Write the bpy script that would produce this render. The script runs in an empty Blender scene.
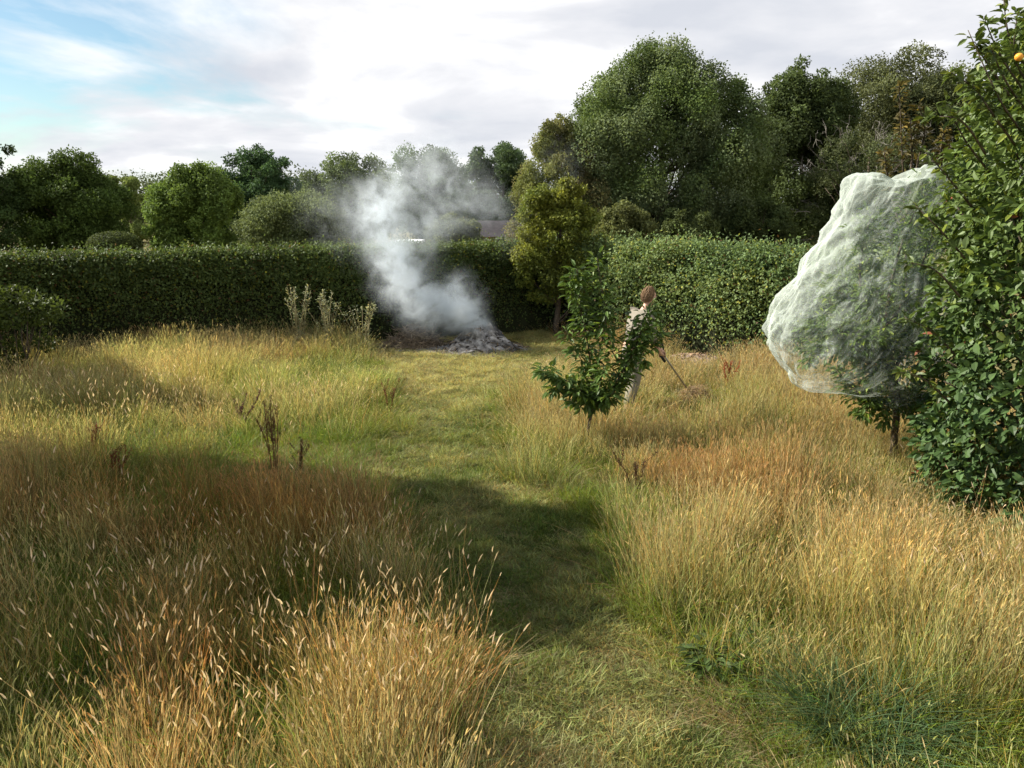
import bpy, math, random
import numpy as np
from mathutils import Vector, noise as mn

R = math.radians
rng = np.random.default_rng(11)
random.seed(11)
scene = bpy.context.scene
COL = scene.collection

# ------------------------------------------------------------------ camera
CAM_H, PITCH, F = 2.9, R(12.5), 804.0
cam = bpy.data.objects.new('camera', bpy.data.cameras.new('camera'))
COL.objects.link(cam)
cam.location = (0, 0, CAM_H)
cam.rotation_euler = (R(90) - PITCH, 0, 0)
cam.data.sensor_width = 36
cam.data.lens = F / 1024 * 36
cam.data.clip_start = .05
cam.data.clip_end = 2000
scene.camera = cam

# ------------------------------------------------------------------ light
SUN_EL, SUN_AZ = R(36), R(-76)          # azimuth from +Y, negative = left
sv = Vector((math.sin(SUN_AZ) * math.cos(SUN_EL), math.cos(SUN_AZ) * math.cos(SUN_EL), math.sin(SUN_EL)))
sl = bpy.data.lights.new('sun', 'SUN')
sl.energy = 5.0
sl.angle = R(.55)
sl.color = (1, .945, .84)
so = bpy.data.objects.new('sun', sl)
COL.objects.link(so)
so.rotation_euler = sv.to_track_quat('Z', 'Y').to_euler()

scene.view_settings.view_transform = 'Standard'
scene.view_settings.look = 'None'
scene.view_settings.gamma = 1
scene.view_settings.exposure = 1.12
scene.view_settings.use_curve_mapping = False
cy = scene.cycles
cy.max_bounces = 5
cy.diffuse_bounces = 2
cy.glossy_bounces = 2
cy.transmission_bounces = 3
cy.volume_bounces = 3
cy.transparent_max_bounces = 8
cy.use_adaptive_sampling = True
cy.adaptive_threshold = .02
cy.caustics_reflective = False
cy.caustics_refractive = False


class NT:
    """small node tree writer"""
    def __init__(s, tree):
        s.t = tree
        tree.nodes.clear()

    def n(s, typ, props=None, **inp):
        nd = s.t.nodes.new(typ)
        for k, v in (props or {}).items():
            setattr(nd, k, v)
        for k, v in inp.items():
            key = int(k[1:]) if k[0] == 'i' and k[1:].isdigit() else k.replace('_', ' ')
            sock = nd.inputs[key]
            if isinstance(v, bpy.types.NodeSocket):
                s.t.links.new(v, sock)
            elif isinstance(v, bpy.types.Node):
                s.t.links.new(v.outputs[0], sock)
            else:
                sock.default_value = v
        return nd

    def m(s, op, a, b=0.0, clamp=False):
        return s.n('ShaderNodeMath', {'operation': op, 'use_clamp': clamp}, i0=a, i1=b).outputs[0]

    def v(s, op, a, b=(0, 0, 0)):
        return s.n('ShaderNodeVectorMath', {'operation': op}, i0=a, i1=b)

    def mix(s, fac, a, b, blend='MIX'):
        nd = s.t.nodes.new('ShaderNodeMix')
        nd.data_type = 'RGBA'
        nd.blend_type = blend
        for i, v in ((0, fac), (6, a), (7, b)):
            if isinstance(v, bpy.types.NodeSocket):
                s.t.links.new(v, nd.inputs[i])
            else:
                nd.inputs[i].default_value = v
        return nd.outputs[2]

    def ramp(s, fac, stops, mode='LINEAR'):
        nd = s.n('ShaderNodeValToRGB', Fac=fac)
        cr = nd.color_ramp
        cr.interpolation = mode
        while len(cr.elements) < len(stops):
            cr.elements.new(.5)
        for e, (p, c) in zip(cr.elements, stops):
            e.position = p
            e.color = (c, c, c, 1) if isinstance(c, (int, float)) else (*c, 1)
        return nd.outputs[0]


world = bpy.data.worlds.new('World')
scene.world = world
world.use_nodes = True
w = NT(world.node_tree)
sky = w.n('ShaderNodeTexSky', {'sky_type': 'NISHITA', 'sun_disc': False, 'sun_elevation': SUN_EL,
                               'sun_rotation': SUN_AZ, 'air_density': 1.0, 'dust_density': .6})
skyc = w.mix(1.0, sky.outputs[0], (.92, 1.06, 1.06, 1), 'MULTIPLY')
gen = w.n('ShaderNodeTexCoord').outputs['Generated']
sep = w.n('ShaderNodeSeparateXYZ', Vector=gen)
zz = w.m('MAXIMUM', w.m('ADD', sep.outputs[2], .16), .05)
px = w.m('DIVIDE', sep.outputs[0], zz)
py = w.m('DIVIDE', sep.outputs[1], zz)
pl = w.n('ShaderNodeCombineXYZ', X=px, Y=py, Z=0.0)
n1 = w.n('ShaderNodeTexNoise', Vector=pl.outputs[0], Scale=.62, Detail=9.0, Roughness=.55, Distortion=.5)
n2 = w.n('ShaderNodeTexNoise', Vector=w.v('ADD', pl.outputs[0], (7.3, 2.1, 4.0)).outputs[0], Scale=1.1, Detail=7.0, Roughness=.52, Distortion=.3)
# fewer clouds towards the left
bias = w.m('MULTIPLY', w.m('ADD', w.m('MULTIPLY', sep.outputs[0], 1.0), .42), .42)
cov = w.m('ADD', n1.outputs[0], w.m('MINIMUM', w.m('MAXIMUM', bias, -.05), .25))
cov = w.m('SUBTRACT', cov, w.m('MULTIPLY', w.m('MAXIMUM', w.m('SUBTRACT', sep.outputs[2], .3), 0.0), .35))
mask = w.ramp(cov, [(.40, 0), (.50, .75), (.58, 1)])
shade = w.ramp(n2.outputs[0], [(.36, (.72, .75, .82)), (.49, (.90, .91, .95)), (.58, (1.12, 1.12, 1.13))])
bgs = w.n('ShaderNodeBackground', Color=skyc, Strength=.056)
bgc = w.n('ShaderNodeBackground', Color=shade, Strength=.46)
ms = w.n('ShaderNodeMixShader', i0=mask, i1=bgs.outputs[0], i2=bgc.outputs[0])
w.n('ShaderNodeOutputWorld', Surface=ms.outputs[0])

# ------------------------------------------------------------------ geometry helpers
CP, SP = math.cos(PITCH), math.sin(PITCH)


def at(x, y, Y):
    """point seen at pixel x, y that stands at distance Y"""
    u, v = (x - 512) / F, (384 - y) / F
    t = Y / (CP + v * SP)
    return Vector((u * t, Y, CAM_H + t * (-SP + v * CP)))


def ground(x, y, z=0.0):
    u, v = (x - 512) / F, (384 - y) / F
    t = (CAM_H - z) / (SP - v * CP)
    return Vector((u * t, t * (CP + v * SP), z))


def pix(P):
    P = np.asarray(P, float)
    X, Y, Z = P[..., 0], P[..., 1], P[..., 2] - CAM_H
    d = Y * CP - Z * SP
    up = Y * SP + Z * CP
    return 512 + F * X / d, 384 - F * up / d


def tag(o, label=None, cat=None, group=None, kind=None):
    for k, v in (('label', label), ('category', cat), ('group', group), ('kind', kind)):
        if v:
            o[k] = v
    return o


def empty(name, loc, label, cat, group=None, rz=0):
    o = bpy.data.objects.new(name, None)
    COL.objects.link(o)
    o.location = loc
    o.rotation_euler = (0, 0, rz)
    o.empty_display_size = .2
    return tag(o, label, cat, group)


def mk(name, V, loops, totals, mat, parent=None, col=None, smooth=False, link=True, loc=None):
    V = np.asarray(V, np.float32)
    loops = np.asarray(loops, np.int32)
    totals = np.asarray(totals, np.int32)
    me = bpy.data.meshes.new(name)
    up_ = parent
    while up_ is not None:                                # parts are built in world space
        V = V - np.array(up_.location, np.float32)
        up_ = up_.parent
    me.vertices.add(len(V))
    me.vertices.foreach_set('co', V.ravel())
    me.loops.add(len(loops))
    me.loops.foreach_set('vertex_index', loops)
    me.polygons.add(len(totals))
    starts = np.zeros(len(totals), np.int32)
    starts[1:] = np.cumsum(totals)[:-1]
    me.polygons.foreach_set('loop_start', starts)
    me.polygons.foreach_set('use_smooth', np.full(len(totals), smooth))
    me.update(calc_edges=True)
    if col is not None:
        a = me.color_attributes.new('col', 'FLOAT_COLOR', 'POINT')
        c = np.ones((len(V), 4), np.float32)
        c[:, :3] = col
        a.data.foreach_set('color', c.ravel())
    me.materials.append(mat)
    me.validate()
    o = bpy.data.objects.new(name, me)
    if link:
        COL.objects.link(o)
    if parent is not None:
        o.parent = parent
    return o


class MB:
    """collects pieces into one mesh"""
    def __init__(s):
        s.V, s.L, s.T, s.C, s.n = [], [], [], [], 0

    def add(s, V, loops, totals, col=None):
        V = np.asarray(V, float).reshape(-1, 3)
        s.V.append(V)
        s.L.append(np.asarray(loops, int) + s.n)
        s.T.append(np.asarray(totals, int))
        c = np.ones((len(V), 3)) if col is None else np.broadcast_to(np.asarray(col, float), (len(V), 3))
        s.C.append(c)
        s.n += len(V)

    def tube(s, pts, rad, sides=6, col=None, cap=True):
        pts = np.asarray([tuple(p) for p in pts], float)
        rad = np.broadcast_to(np.asarray(rad, float), (len(pts),))
        tan = np.gradient(pts, axis=0)
        tan /= np.linalg.norm(tan, axis=1)[:, None] + 1e-9
        ref = np.array((0, 0, 1.)) if abs(tan[0][2]) < .9 else np.array((1., 0, 0))
        ring = []
        a = np.linspace(0, 2 * np.pi, sides, endpoint=False)
        for p, t, r in zip(pts, tan, rad):
            u = np.cross(t, ref)
            u /= np.linalg.norm(u) + 1e-9
            v = np.cross(t, u)
            ring.append(p + r * (np.cos(a)[:, None] * u + np.sin(a)[:, None] * v))
        V = np.concatenate(ring)
        k = len(pts)
        i = np.arange(sides)
        j = (i + 1) % sides
        q = []
        for m in range(k - 1):
            q.append(np.stack([i + m * sides, j + m * sides, j + (m + 1) * sides, i + (m + 1) * sides], 1))
        q = np.concatenate(q).ravel()
        tot = [4] * ((k - 1) * sides)
        if cap:
            q = np.concatenate([q, i[::-1], i + (k - 1) * sides])
            tot += [sides, sides]
        s.add(V, q, tot, col)

    def box(s, c, d, col=None, rz=0, tilt=0):
        c = np.asarray(tuple(c), float)
        d = np.asarray(d, float) / 2
        g = np.array([(x, y, z) for z in (-1, 1) for y in (-1, 1) for x in (-1, 1)]) * d
        ct, st = math.cos(tilt), math.sin(tilt)
        g = np.stack([g[:, 0] * ct + g[:, 2] * st, g[:, 1], -g[:, 0] * st + g[:, 2] * ct], 1)
        cz, sz = math.cos(rz), math.sin(rz)
        g = np.stack([g[:, 0] * cz - g[:, 1] * sz, g[:, 0] * sz + g[:, 1] * cz, g[:, 2]], 1)
        s.add(g + c, [0, 2, 3, 1, 4, 5, 7, 6, 0, 1, 5, 4, 2, 6, 7, 3, 0, 4, 6, 2, 1, 3, 7, 5], [4] * 6, col)

    def ball(s, c, r, col=None, nu=10, nv=7, jit=0):
        c = np.asarray(tuple(c), float)
        r = np.broadcast_to(np.asarray(r, float), (3,))
        u = np.linspace(0, 2 * np.pi, nu, endpoint=False)
        v = np.linspace(0, np.pi, nv + 1)
        V = np.array([(math.cos(a) * math.sin(b), math.sin(a) * math.sin(b), math.cos(b)) for b in v for a in u])
        if jit:
            V = V * (1 + jit * (rng.random((len(V), 1)) - .5))
        q = [(m * nu + i, (m + 1) * nu + i, (m + 1) * nu + (i + 1) % nu, m * nu + (i + 1) % nu) for m in range(nv) for i in range(nu)]
        s.add(V * r + c, np.array(q).ravel(), [4] * len(q), col)

    def grid(s, P, col=None, wrap=False):
        h, w_ = P.shape[:2]
        q = []
        ii = np.arange(h - 1)[:, None] * w_
        jj = np.arange(w_ if wrap else w_ - 1)[None, :]
        j2 = (jj + 1) % w_
        q = np.stack([ii + jj, ii + j2, ii + w_ + j2, ii + w_ + jj], -1).reshape(-1)
        s.add(P.reshape(-1, 3), q, [4] * (len(q) // 4), col)

    def build(s, name, mat, parent=None, smooth=False, link=True, loc=None):
        return mk(name, np.concatenate(s.V), np.concatenate(s.L), np.concatenate(s.T), mat, parent,
                  np.concatenate(s.C), smooth, link, loc)


def nrm(a):
    return a / (np.linalg.norm(a, axis=-1, keepdims=True) + 1e-9)


# leaf templates: x = across, y = along, z = normal
LEAF4 = (np.array([(0, 0, 0), (.5, .45, .06), (0, 1, 0), (-.5, .45, .06)]), [0, 1, 2, 3], [4])
LEAF8 = (np.array([(0, 0, 0), (-.42, .3, .1), (0, .3, 0), (.42, .3, .1), (-.4, .65, .07), (0, .65, -.03), (.4, .65, .07), (0, 1, -.12)]),
         [0, 2, 1, 0, 3, 2, 1, 2, 5, 4, 2, 3, 6, 5, 4, 5, 7, 5, 6, 7], [3, 3, 4, 4, 3, 3])


def leaves(P, axis, normal, length, width, col, tmpl=LEAF4):
    """realised leaves as arrays for mk()"""
    T, L, N = tmpl
    n, k = len(P), len(T)
    axis = nrm(axis)
    side = nrm(np.cross(axis, normal))
    nn = np.cross(side, axis)
    length = np.broadcast_to(length, (n,))[:, None, None]
    width = np.broadcast_to(width, (n,))[:, None, None]
    V = (P[:, None, :] + side[:, None, :] * T[None, :, 0:1] * width + axis[:, None, :] * T[None, :, 1:2] * length
         + nn[:, None, :] * T[None, :, 2:3] * length)
    loops = (np.array(L)[None, :] + (np.arange(n) * k)[:, None]).ravel()
    tot = np.tile(N, n)
    c = np.repeat(np.broadcast_to(col, (n, 3)), k, axis=0)
    return V.reshape(-1, 3), loops, tot, c


def rdir(n):
    return nrm(rng.normal(size=(n, 3)))


def fbm(P, s, seed=0.0, octv=3):
    """cheap vector noise in numpy (sum of sines, warped)"""
    P = np.asarray(P, float) * s + seed * 1.37
    x, y = P[..., 0], P[..., 1]
    z = P[..., 2] if P.shape[-1] > 2 else np.zeros_like(x)
    r = np.zeros_like(x)
    a, tot = 1.0, 0
    for o in range(octv):
        x2 = x + .8 * np.sin(1.7 * y + 2.1 * z + 1.3 * o + seed)
        y2 = y + .8 * np.sin(1.9 * x - 1.3 * z + 2.7 * o)
        z2 = z + .8 * np.sin(1.3 * x + 1.7 * y + .7 * o)
        r += a * (np.sin(x2 * 1.3 + o) * np.cos(y2 * 1.1 - o) + .5 * np.sin(z2 * 1.7 + x2))
        tot += a * 1.2
        a *= .55
        x, y, z = x2 * 2.03 + 3.1, y2 * 1.97 - 1.7, z2 * 2.1 + .9
    return r / tot


# ------------------------------------------------------------------ materials
def leafmat(name, transl=.35, rough=.5, spec=.3, inst=False, gain=(1, 1, 1)):
    m = bpy.data.materials.new(name)
    m.use_nodes = True
    t = NT(m.node_tree)
    c = t.n('ShaderNodeAttribute', {'attribute_name': 'col'}).outputs[0]
    if inst:
        ti = t.n('ShaderNodeAttribute', {'attribute_name': 'tint', 'attribute_type': 'INSTANCER'}).outputs[0]
        c = t.mix(1.0, c, ti, 'MULTIPLY')
    c = t.mix(1.0, c, (*gain, 1), 'MULTIPLY')
    bs = t.n('ShaderNodeBsdfPrincipled', Base_Color=c, Roughness=rough)
    bs.inputs['Specular IOR Level'].default_value = spec
    c2 = t.mix(1.0, c, (1.12, 1.08, .72, 1), 'MULTIPLY')
    tr = t.n('ShaderNodeBsdfTranslucent', Color=c2)
    mx = t.n('ShaderNodeMixShader', i0=transl, i1=bs.outputs[0], i2=tr.outputs[0])
    t.n('ShaderNodeOutputMaterial', Surface=mx.outputs[0])
    return m


def solid(name, c1, c2, scale=4, rough=.85, bump=.3, spec=.2, detail=6, useattr=False, metal=0):
    m = bpy.data.materials.new(name)
    m.use_nodes = True
    t = NT(m.node_tree)
    co = t.n('ShaderNodeTexCoord').outputs['Object']
    nz = t.n('ShaderNodeTexNoise', Vector=co, Scale=scale, Detail=detail, Roughness=.65)
    c = t.mix(t.ramp(nz.outputs[0], [(.35, 0), (.65, 1)]), (*c1, 1), (*c2, 1))
    if useattr:
        c = t.mix(1.0, c, t.n('ShaderNodeAttribute', {'attribute_name': 'col'}).outputs[0], 'MULTIPLY')
    bp = t.n('ShaderNodeBump', Strength=bump, Distance=.02, Height=nz.outputs[0])
    bs = t.n('ShaderNodeBsdfPrincipled', Base_Color=c, Roughness=rough, Normal=bp.outputs[0], Metallic=metal)
    bs.inputs['Specular IOR Level'].default_value = spec
    t.n('ShaderNodeOutputMaterial', Surface=bs.outputs[0])
    return m


M_leaf = leafmat('foliage', .38, .55, .2)
M_farleaf = leafmat('far_foliage', .35, .65, .12)
M_gloss = leafmat('glossy_leaf', .3, .5, .3)
M_grass = leafmat('grass_blade', .42, .55, .25, inst=True)
M_bark = solid('bark', (.055, .04, .028), (.14, .11, .08), 14, .9, .6)
M_greybark = solid('pale_bark', (.12, .11, .09), (.22, .20, .17), 10, .9, .4)
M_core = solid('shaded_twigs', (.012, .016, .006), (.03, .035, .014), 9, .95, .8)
M_ash = solid('ash', (.08, .07, .065), (.58, .55, .52), 7.5, .95, .8, useattr=True)
M_twig = solid('dead_twig', (.13, .10, .07), (.30, .24, .17), 9, .9, .4, useattr=True)

# ------------------------------------------------------------------ the ground
def gz(X, Y):
    return .035 * fbm(np.stack([X, Y], -1), .9, 2.0, 3) * np.exp(-((Y - 9) / 14) ** 2)


def build_ground():
    s = np.linspace(-1, 1, 261)
    gx = np.sinh(s * 5.2) / np.sinh(5.2) * 420
    gy = gx + 9
    X, Y = np.meshgrid(gx, gy)
    Z = gz(X, Y)
    b = MB()
    b.grid(np.stack([X, Y, Z], -1))
    m = bpy.data.materials.new('soil_and_thatch')
    m.use_nodes = True
    t = NT(m.node_tree)
    co = t.n('ShaderNodeTexCoord').outputs['Object']
    a = t.n('ShaderNodeTexNoise', Vector=co, Scale=1.3, Detail=5.0, Roughness=.6).outputs[0]
    f = t.n('ShaderNodeTexNoise', Vector=co, Scale=34.0, Detail=7.0, Roughness=.75).outputs[0]
    c = t.mix(t.ramp(a, [(.38, 0), (.6, 1)]), (.075, .095, .022, 1), (.17, .14, .055, 1))
    c = t.mix(t.ramp(f, [(.42, 0), (.62, 1)]), c, (.26, .21, .10, 1))
    c = t.mix(t.ramp(f, [(.32, 1), (.44, 0)]), c, (.03, .028, .014, 1))
    bp = t.n('ShaderNodeBump', Strength=.9, Distance=.03, Height=f)
    bs = t.n('ShaderNodeBsdfPrincipled', Base_Color=c, Roughness=.95, Normal=bp.outputs[0])
    bs.inputs['Specular IOR Level'].default_value = .1
    t.n('ShaderNodeOutputMaterial', Surface=bs.outputs[0])
    o = b.build('ground', m, smooth=True)
    tag(o, kind='structure')


build_ground()

# ------------------------------------------------------------------ hedges
HA, HB, HC = np.array((-16., 12.6)), np.array((.66, 19.2)), np.array((6.6, 12.9))


def hedge(name, A, B, wid, hgt, n, label, colr, leafsz, warm=0.0, rough=1.0):
    A, B = np.asarray(A), np.asarray(B)
    d = (B - A)
    Ln = np.linalg.norm(d)
    d = d / Ln
    nr = np.array((d[1], -d[0]))            # towards the garden
    root = empty(name, (A[0], A[1], 0), label, 'hedge')
    # cross-section: rounded box, param s in 0..1 runs garden foot > top > far foot
    def sect(s):
        s = np.asarray(s)
        ang = np.pi * s
        e = .42
        cx = np.sign(np.cos(ang)) * np.abs(np.cos(ang)) ** e * wid / 2
        z = np.abs(np.sin(ang)) ** .38 * hgt
        return cx, z
    def pt(u, s, off):
        cx, z = sect(s)
        P0 = A[None] + d[None] * (u * Ln)[:, None]
        bx = (.11 * fbm(np.stack([u * Ln, z, s * 3], -1), .9, 4, 3) + .06 * fbm(np.stack([u * Ln, z, s * 3], -1), 4.5, 4, 2)) * rough
        k = 1 + (off + bx) / (wid / 2)
        P = P0 + nr[None] * (cx * k)[:, None]
        return np.column_stack([P, z + (off + .6 * bx) * np.clip(z / hgt, 0, 1) ** 6])
    nu, ns = int(Ln * 5), 18
    U, S = np.meshgrid(np.linspace(0, 1, nu), np.linspace(.0, 1, ns), indexing='ij')
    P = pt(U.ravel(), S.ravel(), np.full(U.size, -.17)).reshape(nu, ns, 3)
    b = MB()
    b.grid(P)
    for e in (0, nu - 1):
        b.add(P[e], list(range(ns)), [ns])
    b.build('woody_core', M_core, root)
    u = rng.random(n)
    s = np.where(rng.random(n) < .72, rng.random(n) * .5, .5 + rng.random(n) * .5)
    off = rng.normal(-.05, .075, n) * rough
    shoot = rng.random(n) < .05
    off[shoot] += rng.random(shoot.sum()) * .2 * rough
    Pl = pt(u, s, off)
    # outward normal
    cx, z = sect(s)
    cx2, z2 = sect(np.clip(s + .01, 0, 1))
    tx, tz = cx2 - cx, z2 - z
    on = np.stack([-tz, tx], 1) * -1
    on /= np.linalg.norm(on, axis=1)[:, None] + 1e-9
    out = np.column_stack([nr[None] * on[:, :1], on[:, 1]])
    flip = np.where((out[:, :2] @ nr) * cx + out[:, 2] * (z / hgt) < 0, -1, 1)
    out = out * flip[:, None]
    N = nrm(out * .8 + rdir(n) * .9 + np.array((0, 0, .35)))
    ax = nrm(rdir(n) + out * .4 + np.array((0, 0, -.2)))
    v = .65 + .7 * rng.random((n, 1))
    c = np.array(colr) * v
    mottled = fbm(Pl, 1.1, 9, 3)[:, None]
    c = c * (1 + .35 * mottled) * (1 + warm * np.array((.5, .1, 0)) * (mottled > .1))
    yel = rng.random(n) < .06
    c[yel] = c[yel] * np.array((2.0, 1.5, .8))
    dead = rng.random(n) < .03
    c[dead] = np.array((.12, .07, .03))
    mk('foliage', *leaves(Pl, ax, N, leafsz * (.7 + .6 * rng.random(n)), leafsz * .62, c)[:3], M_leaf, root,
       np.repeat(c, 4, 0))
    return root


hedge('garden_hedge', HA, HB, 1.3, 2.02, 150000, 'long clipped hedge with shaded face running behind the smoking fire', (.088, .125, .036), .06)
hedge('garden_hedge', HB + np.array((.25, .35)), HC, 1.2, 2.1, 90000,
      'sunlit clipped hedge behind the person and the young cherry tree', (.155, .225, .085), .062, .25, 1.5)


# ------------------------------------------------------------------ trees
def crown_leaves(clumps, n, leaf, colr, var=.35, up=.45, flat=.8, tw=.1, colr2=None):
    """clumps: list of (centre, radius); leaves sit in shells of the clumps"""
    C_ = np.array([tuple(c) for c, r in clumps])
    Rr = np.array([r for c, r in clumps])
    p = Rr ** 2
    p /= p.sum()
    idx = rng.choice(len(C_), n, p=p)
    d = rdir(n)
    rad = Rr[idx] * (.55 + .5 * rng.random(n) ** .7)
    spk = rng.random(n) < tw * .6
    rad[spk] *= 1 + .3 * rng.random(spk.sum())
    warp = 1 + .3 * fbm(d * 2.2 + C_[idx] * .9, 1.2, 3, 2)
    P = C_[idx] + d * (rad * warp)[:, None] * np.array((1, 1, flat))
    keep = P[:, 2] > .05
    P, idx, d = P[keep], idx[keep], d[keep]
    n = len(P)
    N = nrm(d * .7 + rdir(n) * .8 + np.array((0, 0, up)))
    ax = nrm(rdir(n) + d * .3 + np.array((0, 0, -.3)))
    ct = 1 + var * (rng.random((len(C_), 1)) - .5) * 2
    colr = np.array(colr) * (1.03, 1.0, .88)
    c = np.array(colr) * ct[idx] * (.7 + .6 * rng.random((n, 1)))
    if colr2 is not None:
        mixn = np.clip(.5 + 1.2 * fbm(P, .8, 5, 2) + rng.normal(0, .2, n), 0, 1)[:, None]
        c = c * (1 - mixn) + np.array(colr2) * ct[idx] * (.7 + .6 * rng.random((n, 1))) * mixn
    return leaves(P, ax, N, leaf * (.7 + .7 * rng.random(n)), leaf * .7, c), c


def limb(b, p0, p1, r0, r1, sag=.0, k=6, sides=6, wob=.06, col=None):
    p0, p1 = np.array(tuple(p0), float), np.array(tuple(p1), float)
    t = np.linspace(0, 1, k)[:, None]
    L = np.linalg.norm(p1 - p0)
    P = p0 + (p1 - p0) * t
    P[:, 2] += (sag * L * np.sin(np.pi * t))[:, 0]
    P[1:-1] += rng.normal(0, wob * L / k, (k - 2, 3))
    b.tube(P, r0 + (r1 - r0) * t[:, 0], sides, col)
    return P


TREE_N, TREE_LEAF, TREE_C = 1.6, .78, 1.9


def tree(name, px0, px1, ytop, Y, ybot, colr, label, n=32000, leaf=.13, k=70, group=None, dens=1.0, shape=.8,
         colr2=None, bare=0, depth=.8, mat=None, cat='tree', flat=.8, spiky=.1, cr=.24, topw=.8, bark=None, up=.45):
    """tree whose crown fills the given extent at distance Y"""
    n, leaf, colr = int(n * TREE_N), leaf * TREE_LEAF, np.array(colr) * TREE_C
    k, cr = int(k * 1.7), cr * .9
    colr2 = None if colr2 is None else np.array(colr2) * TREE_C
    c0 = at((px0 + px1) / 2, ytop, Y)
    cb = at((px0 + px1) / 2, ybot, Y)
    xl, xr = at(px0, (ytop + ybot) / 2, Y).x, at(px1, (ytop + ybot) / 2, Y).x
    cx = (xl + xr) / 2
    rx = (xr - xl) / 2
    zt, zb = c0.z, max(cb.z, .25)
    rz = (zt - zb) / 2
    zc = zb + rz
    root = empty(name, (cx, Y, 0), label, cat, group)
    clumps = []
    while len(clumps) < k:
        d = rdir(1)[0]
        d = np.sign(d) * np.abs(d) ** .8
        q = rng.random() ** .3
        r = rx * cr * (.5 + 1.0 * rng.random() ** 1.5)
        f = 1 - (1 - topw) * max(0, d[2] * q) ** 1.5
        p = np.array((cx + d[0] * (rx - r * .8) * q * f * 1.08, Y + d[1] * (rx * depth - r * .6) * q * f, zc + d[2] * (rz - r * .7) * q * 1.04))
        clumps.append((p, r))
    # lower skirt so the crown is broad at the bottom
    (V, L, T, c), cc = crown_leaves(clumps, n, leaf, colr, colr2=colr2, flat=flat, tw=spiky, up=up)
    b = MB()
    tr = max(.08, rx * .055)
    top = np.array((cx + rng.normal(0, .1 * rx), Y, zc + rz * .55))
    tp = limb(b, (cx, Y, -.1), top, tr, tr * .25, k=9, wob=.05)
    for i in rng.choice(len(clumps), min(len(clumps), 26), replace=False):
        c_ = clumps[i][0]
        h = np.clip((c_[2] - .3 * rz) / max(top[2], .1), .12, .9)
        st = tp[int(h * 7)]
        limb(b, st, c_, tr * .3 * (1 - h * .5), tr * .07, sag=-.06, k=6, sides=5)
    b.build('trunk', bark or M_bark, root, smooth=True)
    if bare:
        bb = MB()
        for i in range(bare):
            c_ = clumps[rng.integers(len(clumps))][0]
            s0 = c_ + rng.normal(0, .1, 3)
            e0 = s0 + (nrm(c_ - np.array((cx, Y, zc))) + rdir(1)[0] * .5 + np.array((-.2, -.6, .1))) * rx * .28
            Pm = limb(bb, s0, e0, .013, .005, k=5, sides=4, wob=.2)
            for q in range(5):
                s1 = Pm[rng.integers(1, 5)]
                limb(bb, s1, s1 + rdir(1)[0] * rx * .13, .009, .004, k=4, sides=3, wob=.2)
        bb.build('bare_branches', M_greybark, root)
    mk('crown', V, L, T, mat or M_farleaf, root, c)
    return root


FAR = 'far trees beyond the long hedge'
G1, G2, G3 = (.045, .075, .02), (.032, .055, .018), (.08, .12, .03)
tree('broadleaf_tree', -75, 22, 118, 32, 262, (.03, .05, .018), 'dark leafy tree cut off by the left edge of the photo', n=26000, leaf=.12, k=60, group=FAR, spiky=.2)
tree('broadleaf_tree', 8, 128, 150, 34, 275, (.042, .066, .018), 'dark rounded tree beyond the hedge, at the left behind the clipped bush', n=50000, leaf=.13, k=110, group=FAR, cr=.2)
tree('broadleaf_tree', 106, 150, 172, 50, 262, (.085, .11, .04), 'small pale tree in the gap between two dark rounded trees', n=22000, leaf=.15, k=26, group=FAR)
tree('broadleaf_tree', 146, 246, 160, 33, 272, (.07, .105, .028), 'bright green bushy tree with sunlit lumpy crown beyond the hedge', flat=1.1, topw=.5, n=42000, leaf=.13, k=80, group=FAR, cr=.2)
tree('broadleaf_tree', 205, 304, 144, 42, 270, (.034, .062, .03), 'tall dark bluish tree just behind the bright green bushy tree', n=36000, leaf=.15, k=80, group=FAR, cr=.2)
tree('broadleaf_tree', 238, 350, 190, 31, 268, (.075, .095, .045), 'low grey green willowy tree left of the smoke', n=40000, leaf=.10, k=80, group=FAR, spiky=.2)
tree('broadleaf_tree', 300, 405, 150, 52, 258, (.07, .095, .045), 'pale hazy tree standing behind the left of the smoke', n=26000, leaf=.18, k=60, group=FAR, spiky=.15)
tree('broadleaf_tree', 385, 470, 138, 54, 258, (.05, .075, .038), 'hazy tree seen through the top of the smoke', n=26000, leaf=.18, k=60, group=FAR, spiky=.15)
tree('broadleaf_tree', 458, 540, 137, 56, 258, (.045, .07, .035), 'dark rounded tree between the smoke and the huge willow like tree', n=28000, leaf=.18, k=55, group=FAR, cr=.2)
tree('willow_tree', 548, 776, 44, 27, 292, (.055, .08, .028), 'huge feathery willow like tree with pointed top, tallest beyond the hedge', n=175000, leaf=.095, k=290,
     colr2=(.085, .105, .05), cr=.125, spiky=.3, topw=.5, flat=1.15)
tree('willow_tree', 508, 612, 112, 25.5, 300, (.085, .10, .035), 'slender pale willow leaning on the left side of the huge tree', n=42000, leaf=.085, k=90,
     colr2=(.11, .10, .045), cr=.17, spiky=.3, topw=.25, flat=1.2)
tree('broadleaf_tree', 742, 862, 60, 31, 272, (.040, .056, .022), 'tall dark tree right beside the huge willow like tree', n=80000, leaf=.12, k=110, group=FAR, cr=.23)
tree('broadleaf_tree', 820, 990, 42, 34, 272, (.062, .072, .036), 'broad olive tree with bare grey branches behind the netted tree', n=95000, leaf=.12, k=120, group=FAR, cr=.23, bare=0)
tree('broken_tree', 800, 935, 120, 27, 280, (.05, .062, .03), 'thin half bare tree with pale twigs behind the netted tree', n=11000, leaf=.08, k=60, bare=90, cr=.15, spiky=.3)
tree('broadleaf_tree', 955, 1090, 62, 30, 272, (.028, .05, .025), 'dark tree behind the top of the tall leafy shrub', n=45000, leaf=.12, k=90, group=FAR, cr=.18)
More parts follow.
